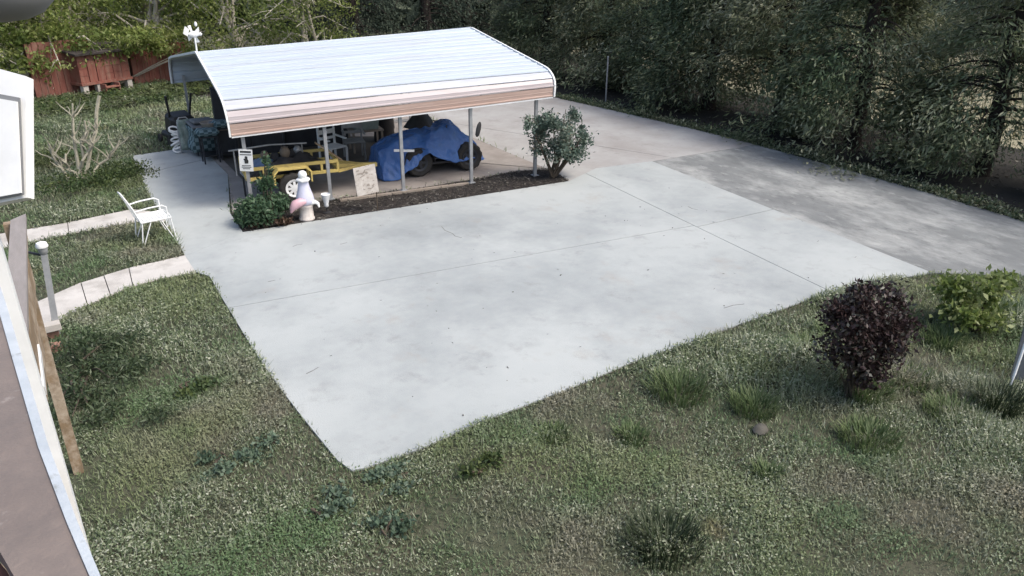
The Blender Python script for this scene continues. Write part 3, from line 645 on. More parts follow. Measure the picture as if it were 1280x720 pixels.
obj('body', MB().box((0, 0, .13), (.56, .4, .26), taper=1.1), M['glassgrey'], o); obj('lid', MB().box((0, 0, .275), (.64, .47, .025)), M['whiteplastic'], o)
o = thing('side_table', 'plain side table under the greenish tub', 'table', at(462, 190, .035)+Vector((0, .2, 0)), -.1)
obj('top', MB().box((0, 0, .535), (.8, .55, .04)), M['wood'], o)
for sx in (-.36, .36):
    for sy in (-.23, .23): obj('leg', MB().beam((sx, sy, 0), (sx, sy, .515), .045), M['wood'], o)
o = obj('black_drum', MB().lathe([(.02, 0), (.27, 0), (.28, .04), (.26, .3), (.28, .34), (.26, .62), (.28, .66), (.28, .70), (.24, .72)], 18), M['black'], None, True); o.location = at(492, 182, .035)+Vector((0, .6, 0)); tag(o, 'black drum standing behind the blue tarpaulin', 'drum')

# left end group: mower, hose, lounger, covered grill, table
b = at(224, 178, .05)
mw = thing('lawn_mower', 'black push mower with two upright handles on the patio corner', 'mower', b, .25)
obj('deck', MB().box((0, .1, .22), (.55, .62, .16), bev=.05), M['black'], mw)
obj('engine', MB().lathe([(.17, .30), (.18, .36), (.17, .46), (.12, .52), (.05, .54)], 14, (0, .1, 0)), M['dark'], mw, True)
obj('grass_bag', MB().box((0, -.25, .52), (.6, .5, .56), rx=.25, bev=.08), M['black'], mw)
for sx in (-1, 1):
    obj('handle', MB().tube([(sx*.24, -.1, .30), (sx*.26, -.35, .8), (sx*.32, -.45, 1.28)], .03, 6), M['black'], mw)
    for yy in (-.2, .38): obj('wheel', MB().lathe([(.02, -.03), (.10, -.03), (.11, 0), (.10, .03), (.02, .03)], 16, (sx*.31, yy, .11), 'X'), M['rubber'], mw, True)
b = at(223, 190, .05)
mb = MB()
for k in range(7):
    z = .06+.085*k; mb.tube([(.11*math.cos(a)+.03*math.sin(k*2), .05*math.sin(a), z+.055*math.sin(a*1.0+k)) for a in np.linspace(0, 2*PI, 13)], .022, 6)
o = obj('coiled_hose', mb, M['white'], None, True); o.location = b; tag(o, 'bundle of looped white hose leaning by the mower', 'hose')
b = at(236, 190, .05)
lg = thing('folding_lounger', 'folded grey green canvas lounger standing on end', 'lounger', b, .1)
obj('frame', MB().tube([(-.17, 0, 0), (-.15, .05, .74), (-.08, .08, .84), (.08, .08, .84), (.15, .05, .74), (.19, 0, 0)], .018, 6), M['galv'], lg)
obj('canvas', MB().sheet([[(-.15+.3*k/5, .03*math.sin(k*2+i)+.05*i/7-.02, .06+.74*i/7) for k in range(6)] for i in range(8)]), M['greencloth'], lg, True, solid=.03)
b = at(258, 191, .05)
gc = thing('covered_grill', 'barbecue grill under a dark green checked cloth with a grey lid top', 'grill', b, .1)
rows = []
for i in range(7):
    t = i/6; hw_ = .30+.03*math.sin(i*1.3)+.04*(1-t)
    rows.append([(.0+hw_*math.copysign(min(1, abs(1.35*math.cos(a))), math.cos(a))*(1+.03*math.sin(5*a)), .26*math.copysign(min(1, abs(1.35*math.sin(a))), math.sin(a)), .10+.60*t) for a in np.linspace(0, 2*PI, 25)])
obj('cloth', MB().sheet(rows), M['check'], gc, True, solid=.01)
obj('lid', MB().box((.02, -.02, .73), (.66, .56, .045), rx=.12, bev=.015).box((0, -.02, .80), (.5, .4, .08), bev=.03), M['greycover'], gc)
for sx in (-.24, .24):
    for sy in (-.2, .2): obj('leg', MB().beam((sx, sy, 0), (sx, sy, .7), .03), M['dark'], gc)
b = at(276, 199, .05)
ct = thing('patio_table', 'black framed patio table with a brown top beside the covered grill', 'table', b, -.05)
obj('top', MB().box((.05, .25, .70), (.9, .6, .03), bev=.008), M['railbrown'], ct)
for sx in (-.36, .46):
    for sy in (-.02, .5): obj('leg', MB().beam((sx, sy, 0), (sx, sy, .685), .035), M['black'], ct)
obj('lower_shelf', MB().box((.05, .24, .10), (.78, .48, .025)), M['black'], ct)
for (dx, dy, s_, mm, nm, lab) in ((-.1, .18, .22, 'bowl', 'bowl', 'wide tan bowl on the patio table'), (.1, .36, .15, 'greycover', 'cushion', 'folded grey cushion on the patio table')):
    if nm == 'bowl': o = obj(nm, MB().lathe([(s_*.4, 0), (s_*.8, s_*.3), (s_, s_*.7), (s_*.95, s_*.72), (s_*.7, s_*.35)], 18), M[mm], None, True)
    else: o = obj(nm, MB().box((0, 0, .07), (.42, .34, .13), bev=.05), M[mm])
    o.location = b+Vector((dx, dy, .718)); tag(o, lab, nm)
for (px, py, z, lab) in ((262, 168, .75, 'checked green cloth folded behind the covered grill'), (283, 157, .88, 'checked green cushion under the left eave')):
    o = obj('checked_cushion', MB().box((0, 0, 0), (.50, .42, .16), bev=.06), M['check']); o.location = at(px, py, z)+Vector((0, .3, 0)); tag(o, lab, 'cushion', 'checked cushions at the left gable')
    o2 = obj('cushion_stand', MB().box((0, 0, z-.10), (.4, .36, .025)).beam((-.17, -.15, .03), (-.17, -.15, z-.112), .03).beam((.17, -.15, .03), (.17, -.15, z-.112), .03).beam((-.17, .15, .03), (-.17, .15, z-.112), .03).beam((.17, .15, .03), (.17, .15, z-.112), .03), M['dark']); o2.location = (o.location.x, o.location.y, 0); tag(o2, 'dark open stool below the '+('checked green cloth behind the grill' if z < .8 else 'checked cushion under the eave'), 'stand')

# white iron lawn chair on the grass by the path
b = at(196, 300, 0)
ch = thing('lawn_chair', 'white metal lawn chair standing on grass between the two paths', 'chair', (b.x, b.y, 0), .12)
t_ = .011
for sy in (-.24, .24):
    for sx in (-.22, .24):
        obj('leg', MB().tube([(sx, sy*.96, .43), (sx*1.08+(-.05 if sx < 0 else .02), sy*1.02, .0)], t_, 6).tube([(sx*.35, sy*.96, .43), (sx*1.0+(-.05 if sx < 0 else .02), sy*1.02, .0)], t_*.9, 6), M['white'], ch)
    obj('armrest', MB().tube([(-.31, sy, .64), (-.1, sy*1.05, .67), (.13, sy*1.05, .68), (.20, sy, .64), (.20, sy, .43)], t_*1.2, 6), M['white'], ch)
obj('seat_frame', MB().tube([(-.24, -.24, .43), (.25, -.24, .44), (.27, 0, .44), (.25, .24, .44), (-.24, .24, .43), (-.24, -.24, .43)], t_*1.25, 6), M['white'], ch)
for k in range(9): obj('slat', MB().beam((-.215+.053*k, -.235, .436), (-.215+.053*k, .235, .436), .044, .008), M['white'], ch)
obj('back_frame', MB().tube([(-.24, -.24, .43), (-.34, -.24, .72), (-.42, -.20, .90), (-.43, 0, .93), (-.42, .20, .90), (-.34, .24, .72), (-.24, .24, .43)], t_*1.3, 6), M['white'], ch)
for k in range(7):
    y = -.18+.06*k; obj('back_slat', MB().beam((-.245, y, .45), (-.415, y*.95, .89), .035, .008, up=(1, 0, .3)), M['white'], ch)

# ------------------------------------------------------------------ shrubs
def shrub(name, lab, cat, base, shape, nleaf, ln, wd, m, nst=7, stemh=.5, stem_r=.02, clump=90, lift=.0, mst='stem', z0=0, up=.2, group=None, stems_in=.8):
    """shape: list of (cx, cy, cz, rx, ry, rz, weight) ellipsoids holding the leaves, relative to the base"""
    t = thing(name, lab, cat, base, 0, group); V = []; T = []
    wsum = sum(e[6] for e in shape)
    for e in shape:
        n = int(nleaf*e[6]/wsum); k = max(3, n//clump)
        cc = rng.normal(size=(k, 3)); cc /= np.linalg.norm(cc, axis=1, keepdims=True); cc *= (.35+.65*rng.random((k, 1))**.5)
        i = rng.integers(0, k, n); P = cc[i]+rng.normal(0, .19, (n, 3)); P = P*np.array(e[3:6])+np.array(e[:3]); P[:, 2] = np.maximum(P[:, 2], .02)
        d, s = frames(n, up); V.append(leaf_cards(P, d, s, ln*rng.uniform(.6, 1.3, n), wd*rng.uniform(.6, 1.3, n)))
        T.append(np.clip(rng.random(k)[i]*.5+rng.random(n)*.5, 0, 1))
    quads('foliage', np.concatenate(V), np.concatenate(T), m, t)
    mb = MB()
    for j in range(nst):
        e = random.choice(shape); a = random.uniform(0, 2*PI)
        tip = Vector((e[0]+e[3]*stems_in*math.cos(a)*random.random(), e[1]+e[4]*stems_in*math.sin(a)*random.random(), e[2]+e[5]*random.uniform(-.3, .7)))
        b0 = Vector((random.uniform(-.06, .06), random.uniform(-.06, .06), -.02)); mid = b0.lerp(tip, .5)+Vector((random.uniform(-.08, .08), random.uniform(-.08, .08), .05))
        mb.tube([b0, b0.lerp(mid, .5), mid, tip], [stem_r, stem_r*.85, stem_r*.7, stem_r*.3], 5)
    obj('stems', mb, M[mst], t); return t
shrub('rose_bush', 'open blue green shrub with bare lower stems at the right end of the mulch bed', 'shrub', at(691, 222, .03),
      [(.1, 0, .6, .5, .42, .26, 1.4), (.0, 0, .95, .50, .45, .42, 5), (.45, -.1, .75, .42, .4, .36, 3), (-.42, .1, 1.15, .38, .3, .28, 1.6), (.55, .2, 1.28, .25, .22, .26, .6), (-.05, 0, 1.35, .35, .3, .15, .9), (.75, -.05, .95, .2, .2, .3, .5)], 5000, .08, .044, M['rose'], 16, stem_r=.024)
shrub('bed_shrub', 'dense dark green leafy shrub at the left end of the mulch bed', 'shrub', at(338, 279, .03),
      [(-.05, 0, .32, .48, .34, .26, 5), (.05, .05, .56, .26, .26, .24, 1.6), (.08, .1, .92, .11, .11, .26, .35), (-.42, 0, .3, .18, .25, .22, 1)], 3600, .085, .04, M['shrub'], 9)
for (px, py, lab) in ((330, 284, 'low reddish plant in front of the bed shrub'), (358, 281, 'low reddish plant between the bed shrub and the garden figure')):
    shrub('bedding_plant', lab, 'plant', at(px, py, .03), [(0, 0, .12, .25, .15, .1, 1)], 260, .07, .035, M['reddish'], 4, group='reddish bedding plants')
shrub('purple_shrub', 'tall purple leaved shrub flaring upward in the front lawn', 'shrub', at(1062, 497),
      [(.02, 0, 1.04, .46, .40, .32, 4), (.0, 0, .72, .50, .42, .36, 4.4), (.32, .05, .80, .32, .3, .28, 1.8), (-.24, .0, 1.05, .30, .28, .28, 1.4), (0, 0, .34, .24, .22, .22, .9), (-.3, 0, 1.28, .2, .2, .16, .5), (.28, .05, 1.24, .2, .2, .14, .4)], 7800, .064, .034, M['purple'], 18, stem_r=.016, clump=60)
shrub('pale_shrub', 'bushy pale yellow green shrub right of the purple shrub', 'shrub', at(1210, 412),
      [(0, 0, .45, .50, .45, .36, 4), (-.35, -.2, .28, .25, .25, .22, 1), (.3, .1, .5, .3, .3, .3, 1.2)], 2600, .095, .05, M['variegated'], 10, up=-.15)
shrub('leafy_weed_clump', 'dark leafy weeds beside the deck steps', 'weeds', at(106, 462), [(-.1, .1, .16, .5, .45, .16, 2), (.15, -.5, .14, .6, .5, .13, 2), (.45, .35, .1, .4, .35, .1, 1), (-.1, -1.1, .14, .35, .6, .14, 1.4), (.3, -1.5, .08, .5, .4, .07, .7)], 3600, .085, .022, M['deckweed'], 6)
shrub('border_sapling', 'small grey green sapling at the edge of the trees behind the drive', 'shrub', at(812, 138), [(0, 0, .55, .32, .3, .45, 1)], 700, .075, .045, M['rose'], 6)
for (px, py, r, h, lab) in ((110, 232, 1.0, .32, 'tall weeds round the foot of the dead shrub'), (150, 222, .7, .25, 'bright low weeds between the dead shrub and the patio'), (78, 205, .8, .25, 'weeds left of the dead shrub')):
    shrub('weed_clump', lab, 'weeds', at(px, py), [(0, 0, h*.5, r, r, h*.6, 1)], int(2200*r), .07, .035, M['weed'], 5, group='weed clumps by the dead shrub')
for (px, py, h, lab) in ((232, 490, .12, 'dark rosette of weeds in the left lawn below the path corner'), (270, 585, .10, 'blue green weed rosette in the lower left lawn'), (392, 640, .1, 'leafy weed patch in the lawn below the driveway corner'), (480, 520+145, .1, 'small weed rosette left of the lawn middle at the bottom'), (500, 600, .1, 'weed patch just under the driveway corner'), (330, 560, .09, 'weed rosette near the left driveway edge'), (610, 585, .1, 'leafy weed patch below the driveway front edge')):
    shrub('weed_rosette', lab, 'weeds', at(px, py), [(0, 0, h*.5, .3, .25, h*.5, 1)], 260, .06, .035, M['weedpale' if random.random() < .6 else 'weed'], 2, group='weed rosettes in the lawn')
# dead shrub
ds = thing('dead_shrub', 'bleached leafless dead shrub with cut branches in the back lawn', 'shrub', at(100, 226))
def twig(mb, a, b, r0, r1, wig=.06, n=5):
    a, b = Vector(a), Vector(b); pts = [a.lerp(b, k/n)+Vector((random.uniform(-wig, wig), random.uniform(-wig, wig), random.uniform(-wig, wig)))*(0 if k in (0, n) else 1) for k in range(n+1)]
    mb.tube(pts, [r0+(r1-r0)*k/n for k in range(n+1)], 6); return pts
for bl in (((-.15, 0, 0), (-.42, .1, .85), .05, .035), ((.0, 0, 0), (.35, .2, 1.25), .065, .03), ((.05, 0, 0), (.75, .5, 1.7), .06, .055), ((.1, 0, 0), (.95, .2, .75), .05, .02), ((.0, .05, 0), (.2, .4, 1.6), .06, .025), ((.1, 0, .3), (.55, -.1, .95), .04, .02), ((-.05, 0, 0), (-.15, .1, .6), .05, .03)):
    mb = MB(); p = twig(mb, bl[0], bl[1], bl[2]*.75, bl[3]*.7)
    for k in range(7):
        q0 = p[random.randint(2, 4)]; twig(mb, q0, q0+Vector((random.uniform(-.35, .35), random.uniform(-.2, .2), random.uniform(.15, .45))), .02, .007, .03, 3)
    obj('branch', mb, M['deadwood'], ds)
# small loose things on the lawn
o = obj('grey_stone', MB().lathe([(.02, 0), (.10, .01), (.115, .05), (.08, .10), (.02, .115)], 10, lump=lambda a, z: .15*math.sin(2*a+1)+.08*math.sin(5*a)), M['rock'], None, True); o.location = at(950, 541); o.scale = (.8,)*3; tag(o, 'round grey stone lying in the lawn below the rounded tuft', 'stone')
sk0 = at(1260, 492); sk1 = near(1284, 425, 9.0); o = obj('white_stake', MB().tube([sk0, sk0.lerp(Vector((sk1.x, sk1.y, 1.15)), .5), Vector((sk1.x, sk1.y, 1.15))], .016, 8), M['white'], None, True); tag(o, 'thin white stake leaning out of the spiky dark tuft', 'stake')
gp = at(1262, 487); gq = near(1290, 392, 9.2); gq = Vector((gq.x, gq.y, 1.35))
o = obj('grey_post', MB().beam(gp+Vector((.20, .04, -.05)), gq+Vector((.10, .04, 0)), .13, .05), M['boardgrey']); tag(o, 'wide grey weathered board leaning behind the thin white stake', 'board')
# ------------------------------------------------------------------ house side: handrail, railing, panel, lamp, solar light
A0, A1, B0, B1 = at(13, 275, 2.65), at(32, 267, 2.65), at(2, 470, 2.65), at(35, 470, 2.65)
rl = thing('deck_railing', 'weathered deck railing with a grey cap board and orange timber side', 'railing', A0)
def pr(o): o.location = -A0; return o
d1 = (B1-A1).normalized(); B1 = A1+d1*((B1-A1).length+1.2); B0 = A0+(B0-A0).normalized()*((B0-A0).length+1.2)
pr(obj('cap_board', MB().prism([tuple(A0[:2]), tuple(A1[:2]), tuple(B1[:2]), tuple(B0[:2])], 2.61, 2.65), M['railgrey'], rl))
n_ = Vector((-d1.y, d1.x, 0)); 
if n_.dot(A0-A1) < 0: n_ = -n_
LR = (B1-A1).length
mb = MB(); k_ = 14; top = []; bot = []
for j, (z0_, z1_, t0, t1) in enumerate(((2.44, 2.60, .0, 1.0), (2.20, 2.425, .12, 1.0), (1.96, 2.185, .3, 1.0))):
    a, b = A1+d1*LR*t0+n_*.03, A1+d1*LR*t1+n_*.03
    pr(obj('side_board', MB().add([(a.x, a.y, z0_), (b.x, b.y, z0_), (b.x, b.y, z1_), (a.x, a.y, z1_)]+[(p.x+n_.x*.03, p.y+n_.y*.03, z) for p, z in ((a, z0_), (b, z0_), (b, z1_), (a, z1_))], [(0, 1, 2, 3), (7, 6, 5, 4), (0, 4, 5, 1), (1, 5, 6, 2), (2, 6, 7, 3), (3, 7, 4, 0)]), M['tan'], rl))
for t, z in ((.50, 2.36), (.66, 2.12)):
    a = A1+d1*LR*t-n_*.006; b_ = a+d1*.42; pr(obj('white_patch', MB().beam((a.x, a.y, z), (b_.x, b_.y, z-.10), .012, .07), M['whiteplastic'], rl))
for t in (.015, .5, .97):
    a = A1+d1*LR*t+n_*.13; pr(obj('post', MB().beam((a.x, a.y, 0), (a.x, a.y, 2.608), .09), M['tan'], rl))
# the brown handrail board right below the camera
zr = 3.9; R0, R1 = at(-14, 350, zr), at(116, 735, zr); M0 = at(6, 408, zr); L0_, L1_ = at(-60, 430, zr), at(12, 735, zr)
hr = thing('handrail', 'brown painted handrail board with a chipped white edge strip nearest the camera', 'handrail', R1)
def ph_(o): o.location = -R1; return o
edge = [at(*p, zr) for p in ((-20, 330), (-3, 383), (16, 450), (48, 560), (84, 655), (118, 735), (150, 800))]
inner = [at(*p, zr) for p in ((-200, 400), (-170, 470), (-120, 560), (-60, 620), (0, 690), (26, 735), (60, 800))]
poly = edge+inner[::-1]
ph_(obj('board', MB().prism([tuple(p[:2]) for p in poly], zr-.035, zr), M['railbrown'], hr))
strip = [tuple(p[:2]) for p in edge]; nrm = Vector((.03, -.02, 0))
out = [at(p[0]+w_, p[1]-2, zr)[:2] for p, w_ in zip(((-20, 330), (-3, 383), (16, 450), (48, 560), (84, 655), (118, 735), (150, 800)), (10, 11, 12, 13, 13, 13, 14))]
seg = []
inner_s = [at(p[0]-3, p[1]+1, zr)[:2] for p in ((-20, 330), (-3, 383), (16, 450), (48, 560), (84, 655), (118, 735), (150, 800))]
ph_(obj('edge_strip', MB().prism(strip+[tuple(p) for p in out[::-1]], zr-.03, zr+.004), M['stripwhite'], hr))
ph_(obj('lower_board', MB().prism([tuple(p[:2]) for p in inner]+[tuple((p+Vector((-.25, -.12, 0)))[:2]) for p in inner[::-1]], zr-.12, zr-.04), M['redbrown'], hr))
hp = R1+Vector((-.35, -.5, 0))
ph_(obj('post', MB().beam((hp.x, hp.y, 0), (hp.x, hp.y, zr-.13), .12), M['redbrown'], hr))
# white framed panel
pn = [near(-30, 78, 3.0), near(32, 95, 3.0), near(33, 247, 3.0), near(-30, 259, 3.0)]
pl = thing('framed_panel', 'white framed panel at the left edge above the deck railing', 'panel', pn[3])
nv = (pn[1]-pn[0]).cross(pn[3]-pn[0]).normalized(); nv = nv if nv.dot(Vector(CF)) > 0 else -nv
def pp(o): o.location = -pn[3]; return o
def slabq(q4, th, m, nm, off=0):
    return pp(obj(nm, MB().add([p+nv*off for p in q4]+[p+nv*(off+th) for p in q4], [(0, 1, 2, 3), (7, 6, 5, 4), (0, 4, 5, 1), (1, 5, 6, 2), (2, 6, 7, 3), (3, 7, 4, 0)]), m, pl))
slabq(pn, .05, M['white'], 'frame')
slabq([near(-30, 112, 2.98), near(24, 122, 2.98), near(29, 243, 2.98), near(-30, 254, 2.98)], .008, M['greycap'], 'seal')
slabq([near(-30, 118, 2.97), near(21, 127, 2.97), near(26, 241, 2.97), near(-30, 251, 2.97)], .008, M['white'], 'face')
e0 = near(-28, 255, 3.03); pp(obj('support', MB().beam((e0.x, e0.y, 0), (e0.x, e0.y, e0.z+.2), .08), M['white'], pl))
# grey lamp housing close to the lens, top left corner
lc = near(-6, -26, .9)
o = thing('lamp_housing', 'grey rounded lamp housing in the top left corner', 'lamp', lc)
axis = Vector((CR[0], CR[1], 0)).normalized()
obj('dome', MB().lathe([(.004, .05), (.03, .043), (.046, .022), (.052, 0), (.047, -.022), (.034, -.038), (.02, -.045), (.004, -.048)], 28, sx=1.25, sy=1.25), M['greycap'], o, True)
obj('rim', MB().lathe([(.064, -.004), (.069, -.003), (.069, .003), (.064, .004)], 28), M['black'], o, True)
obj('arm', MB().tube([(0, 0, .05), (-.06, -.05, .12), (-.3, -.25, .14)], .014, 8), M['greycap'], o, True)
# solar light on a grey post, with a stack of bricks at its foot
b = at(72, 420)
sp = thing('solar_light', 'small white topped solar light on a leaning grey post', 'garden light', b)
tp = near(55, 318, (Vector(b)-Vector((0, 0, CAMH))).dot(Vector(CF))-.35)-b
obj('post', MB().beam((0, 0, -.02), tp, .075, .075), M['galv'], sp)
obj('lantern', MB().lathe([(.03, 0), (.05, .02), (.055, .06), (.06, .10)], 12, tp), M['galv'], sp, True)
obj('cap', MB().lathe([(.07, .10), (.075, .12), (.06, .16), (.02, .175)], 12, tp), M['white'], sp, True)
obj('bracket', MB().beam(tp+Vector((-.20, .06, .06)), tp+Vector((0, 0, -.02)), .025), M['dark'], sp)
for i, (px, py, z, rz, m_, lab) in enumerate(((60, 424, .06, .3, 'brick', 'reddish brick under the pale block by the solar light'), (66, 425, .19, .1, 'block', 'pale block lying on the bricks by the solar light'), (53, 428, .14, .5, 'brick', 'tilted reddish brick nearest the deck railing'), (64, 440, .055, -.2, 'brick', 'reddish brick in front of the brick stack'))):
    o = obj('loose_brick', MB().box((0, 0, 0), (.26, .14, .10), rz=rz, bev=.008), M[m_]); o.location = at(px, py, 0)+Vector((0, 0, z)); tag(o, lab, 'brick', 'loose bricks at the light post')

# ------------------------------------------------------------------ red shed and its side walls
sL, sR = at(47, 128), at(222, 104); dS = (sR-sL).normalized(); nS = Vector((-dS.y, dS.x, 0))
rzS = math.atan2(dS.y, dS.x)
def boards(name, lab, cat, a, L, h, m, z0=0, bw=.20, group=None, vert=True):
    t = thing(name, lab, cat, a, rzS, group); k = 0; x = 0
    while x < L-.02:
        wd = min(bw, L-x); obj('board', MB().box((x+wd/2, random.uniform(-.006, .006), z0+h/2+random.uniform(-.02, .02)), (wd-.012, .022, h)), m, t); x += bw
    for z in (z0+.3, z0+h-.3): obj('rail', MB().box((L/2, .06, z), (L, .06, .09)), M['redbrown'], t)
    for k in range(int(L/1.8)+1): obj('post', MB().box((min(L-.05, .05+1.8*k), .13, (h+z0)/2), (.09, .08, h+z0)), M['redbrown'], t)
    return t
aS = at(108, 119)
boards('red_fence', 'faded red board fence left of the raised red hutch', 'fence', sL+Vector((0, .3, 0)), 2.1, 1.75, M['shedred'], .05)
boards('red_fence', 'faded red board fence right of the raised red hutch', 'fence', at(168, 112)+Vector((.1, .6, 0)), 2.3, 1.35, M['shedred'], .05)
hx0 = at(105, 122); hx1 = at(166, 112); HL = (hx1-hx0).length
hut = thing('red_hutch', 'raised red timber hutch on short piers with a small step', 'shed', hx0, math.atan2((hx1-hx0).y, (hx1-hx0).x))
obj('floor_deck', MB().box((HL/2, .55, .42), (HL+.06, 1.3, .08)), M['shedred'], hut)
nb = 6
for k in range(nb):
    for r_ in range(4):
        if k in (1, 2): continue
        obj('plank', MB().box((HL*(k+.5)/nb, -.02+random.uniform(-.006, .006), .56+.235*r_), (HL/nb-.012, .03, .224)), M['shedred'], hut)
for k in (1, 2):
    d_ = obj('door', MB().box((HL*(k+.5)/nb, -.035, .915), (HL/nb-.03, .03, .93)), M['shedred'], hut)
    obj('hinge', MB().box((HL*(k+.5)/nb-.12, -.056, 1.2), (.14, .012, .035)), M['dark'], d_)
obj('wall', MB().box((HL/2, .58, .92), (HL-.04, 1.1, .94)), M['shedred'], hut)
obj('roof', MB().box((HL/2, .52, 1.46), (HL+.25, 1.5, .06), rx=.10), M['shedroof'], hut)
for sx in (.1, HL*.33, HL*.67, HL-.1):
    for sy in (.0, 1.0): obj('pier', MB().box((sx, sy+.02, .19), (.18, .18, .38)), M['block'], hut)
obj('step', MB().box((HL*.48, -.28, .27), (.55, .22, .04)).box((HL*.48-.25, -.22, .19), (.04, .3, .38)).box((HL*.48+.25, -.22, .19), (.04, .3, .38)), M['shedred'], hut)

# ------------------------------------------------------------------ trees
def conifer(name, lab, h, r, base_h, nsp, m, seed, trunk_r=.19, group=None, bare=1.0):
    global rng
    rg = np.random.default_rng(seed); rnd = random.Random(seed)
    t = thing(name, lab, 'tree', (0, 0, 0), 0, group)
    tk = MB().tube([(rnd.uniform(-.05, .05)*k, rnd.uniform(-.05, .05)*k, h*k/6-.05) for k in range(7)], [trunk_r*1.25, trunk_r, trunk_r*.9, trunk_r*.75, trunk_r*.55, trunk_r*.3, .02], 9)
    obj('trunk', tk, M['bark'], t, True)
    V, T = [], []; lm = MB()
    nb = 58; per = nsp//nb
    for b in range(nb):
        z = base_h+(h*.97-base_h)*(b/nb)**1.15; a = rnd.uniform(0, 2*PI); L = r*(1-.75*((z-base_h)/(h-base_h))**1.1)*rnd.uniform(.65, 1.1)
        rise = rnd.uniform(.1, .5)*L; droop = rnd.uniform(.35, .75)*L
        f = lambda t_: np.stack([np.cos(a)*L*t_, np.sin(a)*L*t_, z+rise*t_-(droop+rise*.4)*t_**2], -1)
        pts = f(np.linspace(0, 1, 6)); lm.tube([tuple(p) for p in pts], [.035, .03, .024, .017, .011, .005], 4)
        for q in range(3):                                       # bare side twigs
            t0 = rnd.uniform(.15, .7); p0 = f(np.array([t0]))[0]; e = p0+np.array([rnd.uniform(-.5, .5)*L*.45, rnd.uniform(-.5, .5)*L*.45, rnd.uniform(-.25, .1)]); lm.tube([tuple(p0), tuple((p0+e)/2+np.array([0, 0, .05])), tuple(e)], [.014, .01, .004], 3)
        low = z < base_h+1.0*bare
        tt = rg.random(per)**.6*(.72 if not low else .62)+(.28 if not low else .40); tt = np.clip(tt, 0, 1.04)
        P = f(tt); wdt = L*.34*(1.15-tt)[:, None]+.16
        side = rg.normal(size=(per, 3)); side[:, 2] = side[:, 2]*.35-.15; P = P+side*wdt
        d = rg.normal(size=(per, 3))*.6+np.array([np.cos(a), np.sin(a), -.5]); d /= np.linalg.norm(d, axis=1, keepdims=True)
        s = np.cross(d, np.array([0, 0, 1.])+rg.normal(size=(per, 3))*.5); s /= np.linalg.norm(s, axis=1, keepdims=True)
        V.append(leaf_cards(P, d, s, rg.uniform(.10, .22, per), rg.uniform(.026, .056, per))); T.append(np.clip(rnd.random()*.45+rg.random(per)**1.5*.6, 0, 1))
    V = np.concatenate(V); V[:, :, 2] = np.maximum(V[:, :, 2], .06)
    quads('crown', V, np.concatenate(T), m, t); obj('limbs', lm, M['bark'], t); return t
def broadleaf(name, lab, h, r, base_h, nl, m, seed, group=None, lean=(0, 0), bark='palebark'):
    rg = np.random.default_rng(seed); rnd = random.Random(seed); t = thing(name, lab, 'tree', (0, 0, 0), 0, group)
    tk = MB(); lm = MB(); tips = []
    for k in range(3):
        a = rnd.uniform(0, 2*PI); top = Vector((math.cos(a)*r*.3+lean[0], math.sin(a)*r*.3+lean[1], h*.75)); b0 = Vector((math.cos(a)*.15, math.sin(a)*.15, -.05))
        p = [b0.lerp(top, j/6)+Vector((rnd.uniform(-.15, .15), rnd.uniform(-.15, .15), 0))*(j > 0) for j in range(7)]
        tk.tube(p, [.13-.016*j for j in range(7)], 8)
        for j in range(11):
            q0 = p[rnd.randint(1, 6)]; a2 = rnd.uniform(0, 2*PI); L = r*rnd.uniform(.5, 1.0); z2 = rnd.uniform(-.5, .9)
            e = q0+Vector((math.cos(a2)*L, math.sin(a2)*L, z2*L*.7)); mid = q0.lerp(e, .5)+Vector((0, 0, .22*L))
            lm.tube([q0, q0.lerp(mid, .6)+Vector((0, 0, .04)), mid, mid.lerp(e, .6), e], [.05, .042, .034, .022, .008], 5); tips += [mid, e, mid.lerp(e, .5)]
            for q in range(4):
                g = mid.lerp(e, rnd.random()); ee = g+Vector((rnd.uniform(-.6, .6), rnd.uniform(-.6, .6), rnd.uniform(-.6, .45))); lm.tube([g, g.lerp(ee, .5)+Vector((0, 0, .06)), ee], [.018, .013, .005], 4); tips += [ee]
    obj('trunk', tk, M[bark], t, True); obj('limbs', lm, M[bark], t)
    tp = np.array([tuple(v) for v in tips]); i = rg.integers(0, len(tp), nl); P = tp[i]+rg.normal(0, .26, (nl, 3))*np.array([1, 1, .8]); P[:, 2] = np.maximum(P[:, 2], base_h)
    d = rg.normal(size=(nl, 3)); d[:, 2] -= .5; d /= np.linalg.norm(d, axis=1, keepdims=True); s = np.cross(d, rg.normal(size=(nl, 3))); s /= np.linalg.norm(s, axis=1, keepdims=True)
    quads('crown', leaf_cards(P, d, s, rg.uniform(.09, .19, nl), rg.uniform(.05, .10, nl)), np.clip(rg.random(len(tp))[i]*.6+rg.random(nl)*.4, 0, 1), m, t); return t
G_R = 'evergreens along the side road'
base = [conifer('evergreen_tree', '', 6.2, 2.5, 1.2, 28000, M['ever'], 11, group=G_R), conifer('evergreen_tree', '', 5.8, 2.7, 1.05, 28000, M['ever'], 12, group=G_R), conifer('evergreen_tree', '', 6.6, 2.4, 1.4, 28000, M['ever'], 13, group=G_R)]
row = [((885, 137), 0, 'dark evergreen with a thick trunk left of the pale gap behind the drive corner'), ((972, 158), 2, 'evergreen whose trunk stands between the two sunlit gaps'), ((1064, 184), 1, 'evergreen whose trunk stands right of the second sunlit gap'),
       ([18.3, 20.6], 1, 'evergreen drooping over the back corner of the driveway'), ([18.2, 23.6], 0, 'evergreen behind the carport roof at its right end'), ([18.2, 9.2], 0, 'evergreen with foliage to the ground left of the yellow field gap'),
       ([18.6, 5.0], 2, 'evergreen at the right edge past the yellow field gap'), ([18.0, 1.6], 1, 'rightmost evergreen beside the road, mostly past the frame edge'), ([17.6, 26.8], 2, 'evergreen at the far back corner beyond the carport')]
used = [False]*3
